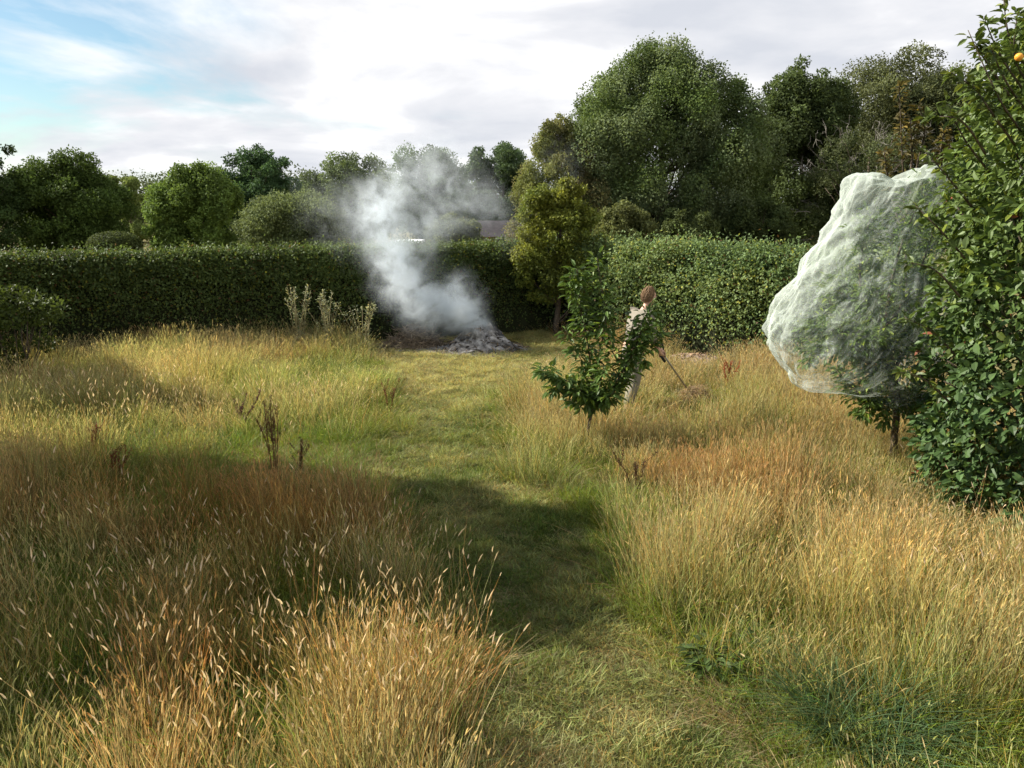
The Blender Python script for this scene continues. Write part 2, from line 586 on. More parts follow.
# small trees and bushes just beyond the hedge corner
tree('maple_tree', 512, 604, 172, 18.1, 312, (.11, .12, .022), 'yellowing leafy tree at the corner where the two hedges meet', n=20000, leaf=.085, k=80,
     colr2=(.08, .10, .02), cr=.2, spiky=.3, up=.6, mat=M_leaf, depth=.5, topw=.55)
tree('garden_bush', 425, 485, 212, 30, 262, (.075, .09, .045), 'pale bush over the shaded hedge just right of the smoke', n=14000, leaf=.1, k=40, cat='bush')
tree('garden_bush', 590, 660, 200, 23, 290, (.075, .085, .035), 'rounded bush peeping over the sunlit hedge below the huge tree', n=20000, leaf=.085, k=50, cat='bush')
for (a_, b_, t_, yb, Yv, c_, lb) in ((648, 720, 205, 280, 24, (.05, .065, .026), 'dull green bush over the middle of the sunlit hedge'),
                                     (716, 800, 196, 280, 25, (.038, .052, .02), 'dark bush in the shade under the tall dark tree')):
    tree('garden_bush', a_, b_, t_, Yv, yb, c_, lb, n=20000, leaf=.09, k=45, cat='bush', group='bushes over the sunlit hedge')

# trees that stand outside the frame at the left and shade the grass
def shade_tree(x, y, z0, z1, rx, n, label, k=40, leaf=.16):
    root = empty('garden_tree', (x, y, 0), label, 'tree', 'garden trees left of the view')
    cl = []
    for i in range(k):
        d = rdir(1)[0]
        q = rng.random() ** .4
        cl.append((np.array((x + d[0] * rx * q, y + d[1] * rx * q, (z0 + z1) / 2 + d[2] * (z1 - z0) / 2 * q)), rx * (.2 + .12 * rng.random())))
    (V, L, T, c), _ = crown_leaves(cl, n, leaf, (.05, .08, .02))
    b = MB()
    tp = limb(b, (x, y, -.1), (x, y, (z0 + z1) / 2), .11, .05, k=7)
    for c_, r in cl[:18]:
        limb(b, tp[4], c_, .035, .01, k=5, sides=5)
    b.build('trunk', M_bark, root, smooth=True)
    mk('crown', V, L, T, M_leaf, root, c)


shade_tree(-9.9, 8.5, 3.0, 8.2, 1.75, 20000, 'garden tree outside the left edge that shades the mown path')
shade_tree(-8.8, 7.0, 1.6, 6.3, 1.4, 7500, 'smaller garden tree outside the left edge near the camera')
shade_tree(-8.0, 5.2, 1.2, 4.9, 1.3, 4000, 'thin garden tree outside the left edge beside the camera')
shade_tree(-11.4, 12.3, 2.0, 5.2, 1.2, 12000, 'garden tree outside the left edge close to the long hedge', k=30)

# far wood closing the horizon
def far_wood():
    n = 230000
    cl = []
    for i in range(560):
        x = -75 + 160 * rng.random()
        cl.append((np.array((x, 66 + rng.normal(0, 3), 1.0 + 3.6 * rng.random())), 1.3 + rng.random()))
    (V, L, T, c), _ = crown_leaves(cl, n, .2, (.075, .10, .045))
    o = mk('far_wood', V, L, T, M_farleaf, None, c)
    tag(o, kind='stuff')


far_wood()

# clipped mushroom-shaped bush
def topiary():
    p = at(115, 245, 29)
    root = empty('clipped_bush', (p.x, 29, 0), 'flat topped clipped round bush peeping over the long hedge at the left', 'bush')
    n = 14000
    d = rdir(n)
    d[:, 2] = np.abs(d[:, 2]) * np.where(rng.random(n) < .85, 1, -.6)
    top = at(115, 233, 29).z
    r = np.abs(d[:, 2]) ** .7 * np.sign(d[:, 2])
    P = np.stack([p.x + d[:, 0] * .86, 29 + d[:, 1] * .86, top - .5 + r * .5], 1) + rng.normal(0, .025, (n, 3))
    c = np.array((.07, .09, .03)) * (.6 + .8 * rng.random((n, 1)))
    mk('foliage', *leaves(P, rdir(n), nrm(d + rdir(n) * .6), .06, .045, c)[:3], M_farleaf, root, np.repeat(c, 4, 0))
    b = MB()
    b.ball((p.x, 29, top - .5), (.76, .76, .4), nu=14, nv=8)
    b.tube([(p.x, 29, -.1), (p.x, 29, top - .6)], .09, 7)
    b.build('trunk', M_core, root, smooth=True)


topiary()

# buildings beyond the hedge
def buildings():
    M_roof = solid('slate_roof', (.03, .028, .03), (.06, .05, .055), 6, .8, .3)
    M_brick = solid('dark_brick', (.10, .055, .045), (.17, .09, .07), 12, .9, .3)
    M_wh = solid('white_board', (.72, .74, .76), (.82, .83, .84), 3, .5, .05)
    M_dk = solid('dark_glass', (.02, .02, .025), (.03, .03, .035), 3, .2, 0)
    c = at(499, 232, 38)
    root = empty('garden_shed', (c.x, 38, 0), 'low brick outbuilding with dark pitched roof beyond the hedge right of the smoke', 'shed')
    ze, zr = at(499, 236, 38).z, at(499, 221, 38).z
    W, D = 1.9, 2.4
    b = MB()
    b.box((c.x, 38 + D / 2, ze / 2), (W, D, ze))
    b.build('wall', M_brick, root)
    b = MB()
    x0, x1 = c.x - W / 2 - .2, c.x + W / 2 + .2
    V = [(x0, 37.8, ze - .03), (x1, 37.8, ze - .03), (x1, 38 + D / 2, zr), (x0, 38 + D / 2, zr), (x0, 38.2 + D, ze - .03), (x1, 38.2 + D, ze - .03)]
    b.add(V, [0, 1, 2, 3, 3, 2, 5, 4, 0, 3, 4, 1, 5, 2, 0, 4, 5, 1], [4, 4, 3, 3, 4])
    b.build('roof', M_roof, root)
    b = MB()
    b.box((c.x + .35, 37.98, ze - .42), (.95, .06, .6))
    wd = b.build('window', M_dk, root)
    b = MB()
    for dx, dz, sx, sz in ((0, .31, 1.05, .06), (0, -.31, 1.05, .06), (-.5, 0, .06, .56), (.5, 0, .06, .56), (0, 0, .04, .56)):
        b.box((c.x + .35 + dx, 37.93, ze - .42 + dz), (sx, .05, sz))
    fr = b.build('window_frame', M_wh, wd)
    c = at(408, 242, 30)
    root = empty('greenhouse_shelter', (c.x, 30, 0), 'small shelter with a bright white flat roof seen through the smoke above the hedge', 'shelter')
    b = MB()
    b.box((c.x, 30.6, c.z), (.95, 1.4, .09))
    b.build('roof', M_wh, root)
    b = MB()
    b.box((c.x, 30.6, (c.z - .06) / 2), (.8, 1.2, c.z - .06))
    b.build('wall', M_brick, root)


buildings()

# ------------------------------------------------------------------ meadow: grass of several kinds
def tuft(seed, n, rad, h0, h1, wid, lean, cb, ct, head=None, hl=.07, hw=.009, hc=(.5, .4, .25), segs=4, bend=.35, droop=0.0, vary=.3):
    r = np.random.default_rng(seed)
    b = MB()
    for i in range(n):
        a, q = r.random() * 6.283, r.random() ** .5 * rad
        p = np.array((math.cos(a) * q, math.sin(a) * q, -.02))
        h = h0 + (h1 - h0) * r.random()
        a2 = a + r.normal(0, 1.2)
        ld = np.array((math.cos(a2), math.sin(a2), 0))
        ln = abs(r.normal(0, lean)) + .03
        t = np.linspace(0, 1, segs + 1)[:, None]
        P = p + ld * (ln * h * t + bend * r.random() * h * t ** 2.5) + np.array((0, 0, 1)) * h * (t - droop * t ** 3 * r.random())
        fa = r.random() * 6.283
        s = np.array((math.cos(fa), math.sin(fa), 0))
        wv = wid * (.7 + .6 * r.random()) * (1 - .75 * t ** 1.5)
        V = np.stack([P - s * wv / 2, P + s * wv / 2], 1).reshape(-1, 3)
        k = r.random()
        var = 1 + vary * (r.random() * 2 - 1)
        cB, cT = np.array(cb) * var, np.array(ct) * var
        if k < .18:
            cT = cT * np.array((1.25, .8, .62))
        elif k < .3:
            cT = cT * np.array((.62, .85, .6))
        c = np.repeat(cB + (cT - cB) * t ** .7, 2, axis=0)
        q4 = np.array([(2 * m, 2 * m + 1, 2 * m + 3, 2 * m + 2) for m in range(segs)]).ravel()
        b.add(V, q4, [4] * segs, c)
        if head and r.random() < head:
            tip = P[-1]
            dr = nrm(P[-1] - P[-2])
            L = hl * (.6 + .8 * r.random())
            dr2 = nrm(dr + ld * .35 * r.random() + np.array((0, 0, -.15 * r.random())))
            m1 = tip + dr * L * .45
            e1 = tip + nrm(dr + dr2) * L
            hcv = np.array(hc) * (.8 + .4 * r.random())
            for z in (0, 1):
                s2 = s if z == 0 else nrm(np.cross(s, dr))
                ww = hw * (.7 + .6 * r.random())
                b.add([tip, m1 - s2 * ww / 2 - dr * L * .2, m1 + dr * L * .2 - s2 * ww * .4, e1, m1 + dr * L * .2 + s2 * ww * .4, m1 + s2 * ww / 2 - dr * L * .2],
                      [0, 5, 4, 3, 2, 1], [6], hcv)
    return b


def tuft_set(prefix, count, mat, **kw):
    c = bpy.data.collections.new(prefix + '_source')
    for i in range(count):
        o = tuft(100 * len(prefix) + i + hash_(prefix), **kw).build('%s_%02d' % (prefix, i), mat, link=False)
        c.objects.link(o)
    return c


def hash_(s):
    return sum(ord(ch) * (i + 3) for i, ch in enumerate(s)) % 9973


def field(name, srcs, P, rot, tilt, scale, idx, tint, label=None):
    """one stuff object: grass tufts of a collection set on points"""
    me = bpy.data.meshes.new(name)
    me.vertices.add(len(P))
    me.vertices.foreach_set('co', P.astype(np.float32).ravel())
    e = np.column_stack([tilt, rot]).astype(np.float32)
    a = me.attributes.new('rot', 'FLOAT_VECTOR', 'POINT')
    a.data.foreach_set('vector', e.ravel())
    a = me.attributes.new('scl', 'FLOAT_VECTOR', 'POINT')
    a.data.foreach_set('vector', scale.astype(np.float32).ravel())
    a = me.attributes.new('idx', 'INT', 'POINT')
    a.data.foreach_set('value', idx.astype(np.int32))
    a = me.attributes.new('tint', 'FLOAT_VECTOR', 'POINT')
    a.data.foreach_set('vector', tint.astype(np.float32).ravel())
    o = bpy.data.objects.new(name, me)
    COL.objects.link(o)
    ng = bpy.data.node_groups.new(name, 'GeometryNodeTree')
    ng.interface.new_socket('Geometry', in_out='INPUT', socket_type='NodeSocketGeometry')
    ng.interface.new_socket('Geometry', in_out='OUTPUT', socket_type='NodeSocketGeometry')
    N = ng.nodes.new
    gi, go = N('NodeGroupInput'), N('NodeGroupOutput')
    ci = N('GeometryNodeCollectionInfo')
    ci.inputs['Collection'].default_value = srcs
    ci.inputs['Separate Children'].default_value = True
    ci.inputs['Reset Children'].default_value = True
    ip = N('GeometryNodeInstanceOnPoints')
    ip.inputs['Pick Instance'].default_value = True
    def attr(nm, ty):
        x = N('GeometryNodeInputNamedAttribute')
        x.data_type = ty
        x.inputs['Name'].default_value = nm
        return x.outputs[0]
    lk = ng.links.new
    lk(gi.outputs[0], ip.inputs['Points'])
    lk(ci.outputs[0], ip.inputs['Instance'])
    lk(attr('idx', 'INT'), ip.inputs['Instance Index'])
    er = N('FunctionNodeEulerToRotation')
    lk(attr('rot', 'FLOAT_VECTOR'), er.inputs[0])
    lk(er.outputs[0], ip.inputs['Rotation'])
    lk(attr('scl', 'FLOAT_VECTOR'), ip.inputs['Scale'])
    lk(ip.outputs[0], go.inputs[0])
    md = o.modifiers.new('scatter', 'NODES')
    md.node_group = ng
    o['kind'] = 'stuff'
    if label:
        o['label'] = label
    return o


# where what grows, sketched as soft patches on the lawn plan (photo footprint coordinates)
PY = np.array([300, 330, 345, 360, 375, 400, 430, 460, 500, 550, 600, 650, 700, 768, 900, 1400])
PLx = np.array([380, 350, 372, 372, 385, 392, 396, 375, 385, 405, 425, 450, 465, 470, 470, 460])
PRx = np.array([520, 530, 590, 580, 535, 505, 505, 512, 530, 612, 640, 668, 690, 735, 800, 900])


def blob(x, y, bx, by, rx, ry):
    return np.exp(-(((x - bx) / rx) ** 2 + ((y - by) / ry) ** 2))


def wedge(n):
    Y = 2.7 + (21 - 2.7) * rng.random(n * 2)
    X = (rng.random(n * 2) * 2 - 1) * (.70 * 21 + 1.5)
    ok = np.abs(X) < .70 * Y + 1.5
    X, Y = X[ok], Y[ok]
    # garden side of both hedges
    def side(A, B, off):
        d = nrm(B - A)
        return (X - A[0]) * d[1] - (Y - A[1]) * d[0] > off
    ok = side(HA, HB, .45) & side(HB, HC, .35)
    X, Y = X[ok], Y[ok]
    return X, Y


def fields(X, Y):
    P = np.stack([X, Y, np.zeros_like(X)], 1)
    x, y = pix(P)
    yy = np.clip(y, 300, 1400)
    sx = 60 * 8.0 / Y / 8
    wob = (fbm(np.stack([X, Y], -1), 1.6, 1, 3) * 24 + fbm(np.stack([X, Y], -1), 5.5, 3, 2) * 20) * (8 / Y)
    L, Rr = np.interp(yy, PY, PLx), np.interp(yy, PY, PRx)
    mown = np.clip(np.minimum(x - L, Rr - x) + wob, -60, 60)          # >0 on the mown path
    return x, y, mown


def tall_height(x, y, mown, X, Y):
    """0 = mown .. 1 = full meadow height"""
    h = np.clip(.42 - mown / 55, 0, 1)
    h = h * (1 - .62 * blob(x, y, 270, 462, 120, 38))
    h = h * (1 - .55 * blob(x, y, 330, 378, 80, 14))
    h = h * (1 - .5 * blob(x, y, 380, 455, 60, 40))
    h = h * (1 - .45 * blob(x, y, 560, 540, 60, 60))
    h = h * (1 - .5 * blob(x, y, 560, 370, 70, 26))
    h = h * (1 - .78 * blob(x, y, 770, 768, 130, 60))
    h = h * (1 - .55 * blob(x, y, 960, 800, 120, 50))
    h = h * (1 - .5 * blob(x, y, 265, 740, 60, 110))
    h = h * (1 - .45 * blob(x, y, 310, 620, 30, 36))
    h = h * (1 - .65 * blob(x, y, 690, 400, 60, 16))
    h = h * (1 - .8 * blob(x, y, 700, 362, 55, 12))
    h = h * (1 - .8 * blob(x, y, 410, 345, 55, 12))
    h = h * (1 - .6 * blob(x, y, 588, 475, 34, 28)) * (1 - .5 * blob(x, y, 985, 545, 90, 40)) * (1 - .1 * blob(x, y, 890, 480, 26, 26)) * (1 - .35 * blob(x, y, 650, 425, 60, 14))
    return h * (.72 + .3 * np.clip(fbm(np.stack([X, Y], -1), 4.1, 71, 2), -.6, 1)) * (.9 + .4 * np.clip(fbm(np.stack([X, Y], -1), 1.3, 7, 3) + .3, -.4, 1))


def greenness(x, y, mown, X, Y):
    g = .2 + .95 * blob(x, y, 270, 470, 150, 34) + .8 * blob(x, y, 280, 750, 60, 110) + .25 * blob(x, y, 250, 395, 260, 22)
    g = g + .7 * blob(x, y, 560, 560, 80, 90) + .6 * blob(x, y, 900, 790, 170, 60) + .5 * blob(x, y, 350, 378, 80, 14)
    g = g + .35 * blob(x, y, 60, 430, 120, 20) + .55 * blob(x, y, 400, 470, 60, 50) + .15 * np.clip(mown / 30 + 1.1, 0, 1)
    g = g - .45 * np.clip((400 - y) / 30, 0, 1) * (x > 370) + .3 * blob(x, y, 60, 700, 130, 90) - .25 * blob(x, y, 900, 560, 200, 90) - .15 * blob(x, y, 640, 470, 90, 40)
    return np.clip(g + .6 * fbm(np.stack([X, Y], -1), 1.1, 13, 3), 0.03, 1)


def clumpy(X, Y):
    v = fbm(np.stack([X, Y], -1), 2.1, 66, 2)
    return np.clip(.66 + 1.2 * fbm(np.stack([X, Y], -1), 3.0, 61, 3), .08, 1) * np.where(v < -.5, .05, 1)


def ptint(x, y, X, Y, n):
    straw = np.array((1.0, 1.0, 1.0))
    red = np.array((.80, .53, .40))
    pale = np.array((1.2, 1.17, 1.05))
    t = np.tile(straw, (n, 1))
    r = (1.0 * blob(x, y, 180, 690, 150, 130) + .15 * blob(x, y, 660, 490, 130, 50) + .35 * blob(x, y, 60, 500, 160, 50)
         + .7 * blob(x, y, 250, 540, 260, 40) + .6 * blob(x, y, 480, 720, 60, 70) + .2 * blob(x, y, 800, 470, 120, 60)
         + .6 * blob(x, y, 560, 340, 40, 12) + .5 * blob(x, y, 380, 425, 40, 14) + .22 * blob(x, y, 800, 410, 90, 30))
    r = np.clip(r + .6 * fbm(np.stack([X, Y], -1), 1.9, 21, 3), 0, 1)[:, None]
    p = np.clip(blob(x, y, 900, 610, 220, 80) + .5 * blob(x, y, 150, 390, 250, 20) + .4 * blob(x, y, 420, 690, 60, 60), 0, 1)[:, None]
    t = t * (1 - r) + red * r
    t = t * (1 - p) + pale * t * p
    return t * (.6 + .75 * rng.random((n, 1)))


CLEAR = []     # (x, y, r) places where no tall grass stands
MOUND = ground(478, 350)
ASH2 = ground(700, 362)
CLEAR += [(MOUND.x, MOUND.y, 1.0), (MOUND.x - 1.4, MOUND.y + .3, .7), (ASH2.x, ASH2.y, .8)]


def cleared(X, Y, k=1.0):
    ok = np.ones(len(X), bool)
    for cx, cy_, r in CLEAR:
        ok &= ((X - cx) ** 2 + ((Y - cy_) * 1.2) ** 2) > (r * k) ** 2
    return ok


def meadow():
    dry = tuft_set('dry', 7, M_grass, n=54, rad=.2, h0=.22, h1=.72, wid=.0042, lean=.11, cb=(.07, .075, .028), ct=(.53, .46, .24),  # green thatch at the blade bases, darkened further to paint in occlusion between stalks
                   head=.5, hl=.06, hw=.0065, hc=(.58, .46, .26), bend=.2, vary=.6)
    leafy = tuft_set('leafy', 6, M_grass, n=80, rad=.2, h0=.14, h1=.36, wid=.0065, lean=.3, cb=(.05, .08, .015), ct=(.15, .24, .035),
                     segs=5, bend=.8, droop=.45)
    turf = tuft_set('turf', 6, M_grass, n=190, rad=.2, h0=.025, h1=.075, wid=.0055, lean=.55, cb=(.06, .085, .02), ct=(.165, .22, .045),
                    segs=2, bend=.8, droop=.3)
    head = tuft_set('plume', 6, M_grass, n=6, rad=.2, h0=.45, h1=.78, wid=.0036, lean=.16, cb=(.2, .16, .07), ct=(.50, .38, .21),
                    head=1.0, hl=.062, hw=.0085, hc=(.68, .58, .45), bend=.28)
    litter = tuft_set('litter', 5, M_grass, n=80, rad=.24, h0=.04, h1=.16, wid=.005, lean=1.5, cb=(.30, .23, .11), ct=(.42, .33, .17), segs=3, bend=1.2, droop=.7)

    # 1 tall dry grass
    X, Y = wedge(27000)
    x, y, mown = fields(X, Y)
    h = tall_height(x, y, mown, X, Y)
    g = greenness(x, y, mown, X, Y)
    keep = (rng.random(len(X)) < np.clip(1.1 - g * .85, .1, 1) * np.clip(h * 1.6 - .15, 0, 1) * clumpy(X, Y)) & cleared(X, Y)
    X, Y, x, y, h, g = [a[keep] for a in (X, Y, x, y, h, g)]
    n = len(X)
    sc = np.clip(h, .3, 1.15)[:, None] * (.85 + .3 * rng.random((n, 1)))
    sc = np.column_stack([.8 + .4 * rng.random(n), .8 + .4 * rng.random(n), sc[:, 0]])
    far = np.clip((Y - 8) / 10, 0, 1)
    sc[:, :2] *= (1 + .5 * far)[:, None]
    t = ptint(x, y, X, Y, n)
    gg = np.clip(g[:, None] * 1.0, 0, 1)
    t = t * (1 - gg) + t * np.array((.62, .88, .5)) * gg
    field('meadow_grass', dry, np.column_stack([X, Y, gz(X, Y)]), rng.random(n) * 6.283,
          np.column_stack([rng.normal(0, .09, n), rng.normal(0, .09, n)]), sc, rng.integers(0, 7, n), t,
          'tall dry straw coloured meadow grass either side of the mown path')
    print('dry', n)

    # 2 leafy green grass
    X, Y = wedge(20000)
    x, y, mown = fields(X, Y)
    h = tall_height(x, y, mown, X, Y)
    g = greenness(x, y, mown, X, Y)
    keep = (rng.random(len(X)) < np.clip(g * 1.15 + .1, 0, 1) * np.clip(h * 2.2, .0, 1)) & cleared(X, Y)
    X, Y, x, y, h, g = [a[keep] for a in (X, Y, x, y, h, g)]
    n = len(X)
    sc = (.35 + .75 * np.clip(h, 0, 1.1)) * (.75 + .5 * rng.random(n))
    t = np.array((1.0, 1.0, 1.0)) * (.5 + .9 * rng.random((n, 1)))
    yl = np.clip(.45 + .7 * fbm(np.stack([X, Y], -1), 1.4, 31, 3), 0, 1)[:, None]
    t = t * (1 - yl) + t * np.array((1.75, 1.3, 1.0)) * yl
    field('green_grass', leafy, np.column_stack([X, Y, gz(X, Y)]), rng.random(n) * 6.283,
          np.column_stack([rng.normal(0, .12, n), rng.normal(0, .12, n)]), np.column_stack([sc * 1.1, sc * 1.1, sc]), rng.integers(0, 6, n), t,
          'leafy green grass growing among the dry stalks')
    print('leafy', n)

    # 3 mown turf
    X, Y = wedge(46000)
    x, y, mown = fields(X, Y)
    h = tall_height(x, y, mown, X, Y)
    keep = (h < .6) & cleared(X, Y, .9) & (rng.random(len(X)) < np.clip(.8 + .9 * fbm(np.stack([X, Y], -1), 4.4, 91, 3), .25, 1))
    X, Y, x, y, h, mown = [a[keep] for a in (X, Y, x, y, h, mown)]
    n = len(X)
    dryness = .30 + .38 * blob(x, y, 590, 740, 150, 100) + .65 * blob(x, y, 430, 370, 80, 36) + .35 * blob(x, y, 470, 500, 60, 40) - .3 * blob(x, y, 520, 590, 90, 70) + .55 * np.clip((415 - y) / 30, 0, 1)
    dryness = np.clip(dryness + .8 * fbm(np.stack([X, Y], -1), 2.6, 41, 4), 0, 1)[:, None]
    t = np.array((.85, .95, .75)) * (1 - dryness) + np.array((3.1, 2.2, 4.4)) * dryness
    t = t * (.55 + .85 * rng.random((n, 1)))
    sc = (.8 + .9 * np.clip(h, 0, .6)) * (.7 + .6 * rng.random(n))
    lump = np.clip(1 + 1.0 * fbm(np.stack([X, Y], -1), 5.0, 17, 2), .4, 2.2)
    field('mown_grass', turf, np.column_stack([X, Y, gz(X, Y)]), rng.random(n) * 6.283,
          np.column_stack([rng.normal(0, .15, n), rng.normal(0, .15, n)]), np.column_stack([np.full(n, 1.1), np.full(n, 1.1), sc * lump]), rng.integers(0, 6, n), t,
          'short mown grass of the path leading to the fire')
    print('turf', n)

    # 4 fat seed heads in the foreground
    X, Y = wedge(12000)
    x, y, mown = fields(X, Y)
    h = tall_height(x, y, mown, X, Y)
    d = (1.0 * blob(x, y, 415, 735, 95, 95) + .55 * blob(x, y, 190, 720, 190, 110) + .3 * blob(x, y, 330, 640, 80, 40) + .35 * blob(x, y, 120, 430, 200, 18)
         + .18 * blob(x, y, 930, 620, 150, 90) + .3 * blob(x, y, 480, 800, 60, 50))
    keep = (rng.random(len(X)) < d * .8) & (h > .3) & cleared(X, Y)
    X, Y, x, y, h = [a[keep] for a in (X, Y, x, y, h)]
    n = len(X)
    t = np.array((1.05, 1.0, .95)) * (.8 + .45 * rng.random((n, 1)))
    sc = .75 + .35 * rng.random(n)
    field('seeding_grass', head, np.column_stack([X, Y, gz(X, Y)]), rng.random(n) * 6.283,
          np.column_stack([rng.normal(0, .1, n), rng.normal(0, .1, n)]), np.column_stack([sc, sc, sc]), rng.integers(0, 6, n), t,
          'pale plump seed heads standing above the dry grass')
    print('plume', n)

    # 5 flattened dead litter
    X, Y = wedge(22000)
    x, y, mown = fields(X, Y)
    d = .25 + .3 * blob(x, y, 600, 740, 140, 110) + .7 * blob(x, y, 430, 365, 80, 36) + .5 * fbm(np.stack([X, Y], -1), 2.2, 51, 3)
    keep = (rng.random(len(X)) < np.clip(d, .05, 1)) & cleared(X, Y, .8)
    X, Y, mown = X[keep], Y[keep], mown[keep]
    n = len(X)
    t = np.array((1, 1, 1)) * (.6 + .6 * rng.random((n, 1)))
    zs = np.where(mown > 0, .28, .8)
    field('dead_grass_litter', litter, np.column_stack([X, Y, gz(X, Y)]), rng.random(n) * 6.283,
          np.column_stack([rng.normal(0, .1, n), rng.normal(0, .1, n)]), np.column_stack([np.where(mown > 0, .55, 1.), np.where(mown > 0, .55, 1.), zs]), rng.integers(0, 5, n), t,
          'flattened dead grass lying between the living blades')


meadow()

# ------------------------------------------------------------------ bonfire
def bonfire():
    root = empty('bonfire_mound', (MOUND.x, MOUND.y, 0), 'smouldering grey ash mound where the smoke rises', 'bonfire')
    nr_, na = 26, 72
    r = np.linspace(0, 1, nr_)[:, None]
    a = np.linspace(0, 2 * np.pi, na, endpoint=False)[None]
    X = MOUND.x + np.cos(a) * r * 1.12
    Y = MOUND.y + np.sin(a) * r * .8
    prof = .34 * np.exp(-(((X - MOUND.x - .12) / .46) ** 2 + ((Y - MOUND.y) / .42) ** 2)) + .2 * np.exp(-(((X - MOUND.x) / .8) ** 2 + ((Y - MOUND.y) / .5) ** 2))
    nzv = fbm(np.stack([X, Y, X * 0], -1), 5.5, 3, 4)
    Z = prof * (1 + .35 * nzv) + .03 * nzv * (1 - r ** 2) - .02 * r
    tone = np.clip(.6 + 1.0 * fbm(np.stack([X, Y, Z * 3], -1), 4.5, 8, 4), .12, 1.25)
    b = MB()
    b.grid(np.stack([X, Y, Z], -1), np.repeat(tone.reshape(-1, 1), 3, 1), wrap=True)
    b.build('ash', M_ash, root, smooth=True)
    b = MB()
    for i in range(420):
        th, q = rng.random() * 6.283, rng.random() ** .6
        p = np.array((MOUND.x + math.cos(th) * q * .95, MOUND.y + math.sin(th) * q * .72, 0))
        z = .34 * math.exp(-(((p[0] - MOUND.x - .12) / .46) ** 2 + ((p[1] - MOUND.y) / .42) ** 2)) + .15 * math.exp(-(q / .75) ** 2)
        p[2] = z + .02
        d = rdir(1)[0] * np.array((1, 1, .35))
        L = .05 + .16 * rng.random()
        s = rng.choice([.12, .25, .6, 1.3])
        if rng.random() < .45:
            continue
        b.tube([p, p + d * L * .5 + np.array((0, 0, .01)), p + d * L], [.011, .01, .005], 4, np.array((1, .95, .9)) * s)
    b.build('charred_debris', M_twig, root)
    # unburnt brushwood beside it
    bx, by = MOUND.x - 1.35, MOUND.y + .35
    root = empty('brushwood_heap', (bx, by, 0), 'low heap of dead brown twigs at the left of the smoking ash', 'brushwood')
    b = MB()
    for i in range(1300):
        th, q = rng.random() * 6.283, rng.random() ** .55
        z = .48 * (1 - q ** 1.6) * rng.random() ** .7 + .03
        p = np.array((bx + math.cos(th) * q * .62, by + math.sin(th) * q * .5, z))
        d = nrm(rng.normal(size=3) * np.array((1, 1, .4)))
        L = .08 + .22 * rng.random()
        mid = p + d * L * .5 + rng.normal(0, .02, 3)
        b.tube([p, mid, p + d * L], [.008, .006, .003], 3, np.array((1, .98, .98)) * (.4 + 1.3 * rng.random()), cap=False)
    b.build('twigs', M_twig, root)
    b = MB()
    xx, yy = np.meshgrid(np.linspace(-1, 1, 30), np.linspace(-1, 1, 30))
    rr = np.sqrt(xx ** 2 + yy ** 2)
    Z = .36 * np.clip(1 - rr ** 2, -.2, 1) * (1 + .4 * fbm(np.stack([xx * .6, yy * .5], -1), 6, 2, 3))
    b.grid(np.stack([bx + xx * .62, by + yy * .5, Z - .01], -1), (.55, .53, .5))
    b.build('leaf_litter', M_twig, root, smooth=True)
    # scorched strip between the two
    b = MB()
    nr2, na2 = 10, 48
    r = np.linspace(0, 1, nr2)[:, None]
    a = np.linspace(0, 2 * np.pi, na2, endpoint=False)[None]
    k = 1 + .18 * np.sin(a * 5 + 1) + .1 * np.sin(a * 11)
    X = MOUND.x - .45 + np.cos(a) * r * 1.9 * k
    Y = MOUND.y + .05 + np.sin(a) * r * 1.0 * k
    b.grid(np.stack([X, Y, gz(X, Y) + .012 + .05 * (1 - r) * (1 + .6 * fbm(np.stack([X, Y], -1), 6, 2, 3))], -1),
           np.repeat(np.clip(.45 + .55 * fbm(np.stack([X, Y], -1), 4, 5, 4), .08, 1.2).reshape(-1, 1), 3, 1), wrap=True)
    o = b.build('scorched_ground', M_ash, smooth=True)
    tag(o, kind='structure')

    # older ash bed at the right
    root = empty('ash_bed', (ASH2.x, ASH2.y, 0), 'low old bed of pinkish grey ash in front of the sunlit hedge', 'ash bed')
    b = MB()
    r = np.linspace(0, 1, 16)[:, None]
    X = ASH2.x + np.cos(a) * r * .8 * k
    Y = ASH2.y + .1 + np.sin(a) * r * .5 * k
    nzv = fbm(np.stack([X, Y], -1), 6, 6, 3)
    b.grid(np.stack([X, Y, .10 * (1 - r ** 2) * (1 + .5 * nzv) + .0], -1), np.array((.95, .72, .68)) * np.clip(.7 + .5 * nzv, .3, 1.5)[..., None].reshape(-1, 1), wrap=True)
    b.build('ash', M_ash, root, smooth=True)
    b = MB()
    for i in range(150):
        th, q = rng.random() * 6.283, rng.random() ** .6
        p = np.array((ASH2.x + math.cos(th) * q * .8, ASH2.y + .1 + math.sin(th) * q * .5, .12 * (1 - q) + .03))
        d = rdir(1)[0] * np.array((1, 1, .4))
        b.tube([p, p + d * (.06 + .14 * rng.random())], [.012, .008], 4, np.array((1, .8, .75)) * rng.choice([.4, 1.2, 2.0]))
    b.build('charred_debris', M_twig, root)
    s = ground(733, 376)
    b = MB()
    zz_ = np.linspace(0, 1, 6)
    b.tube([(s.x + .02 * math.sin(4 * q), s.y, -.03 + .3 * q) for q in zz_], [.1, .095, .085, .08, .08, .05], 9, (.55, .45, .4))
    o = b.build('tree_stump', M_twig, smooth=True)
    o.data.transform(__import__('mathutils').Matrix.Translation((-s.x, -s.y, 0)))
    o.location = (s.x, s.y, 0)
    tag(o, 'short dark stump at the right end of the old ash bed', 'stump')


bonfire()


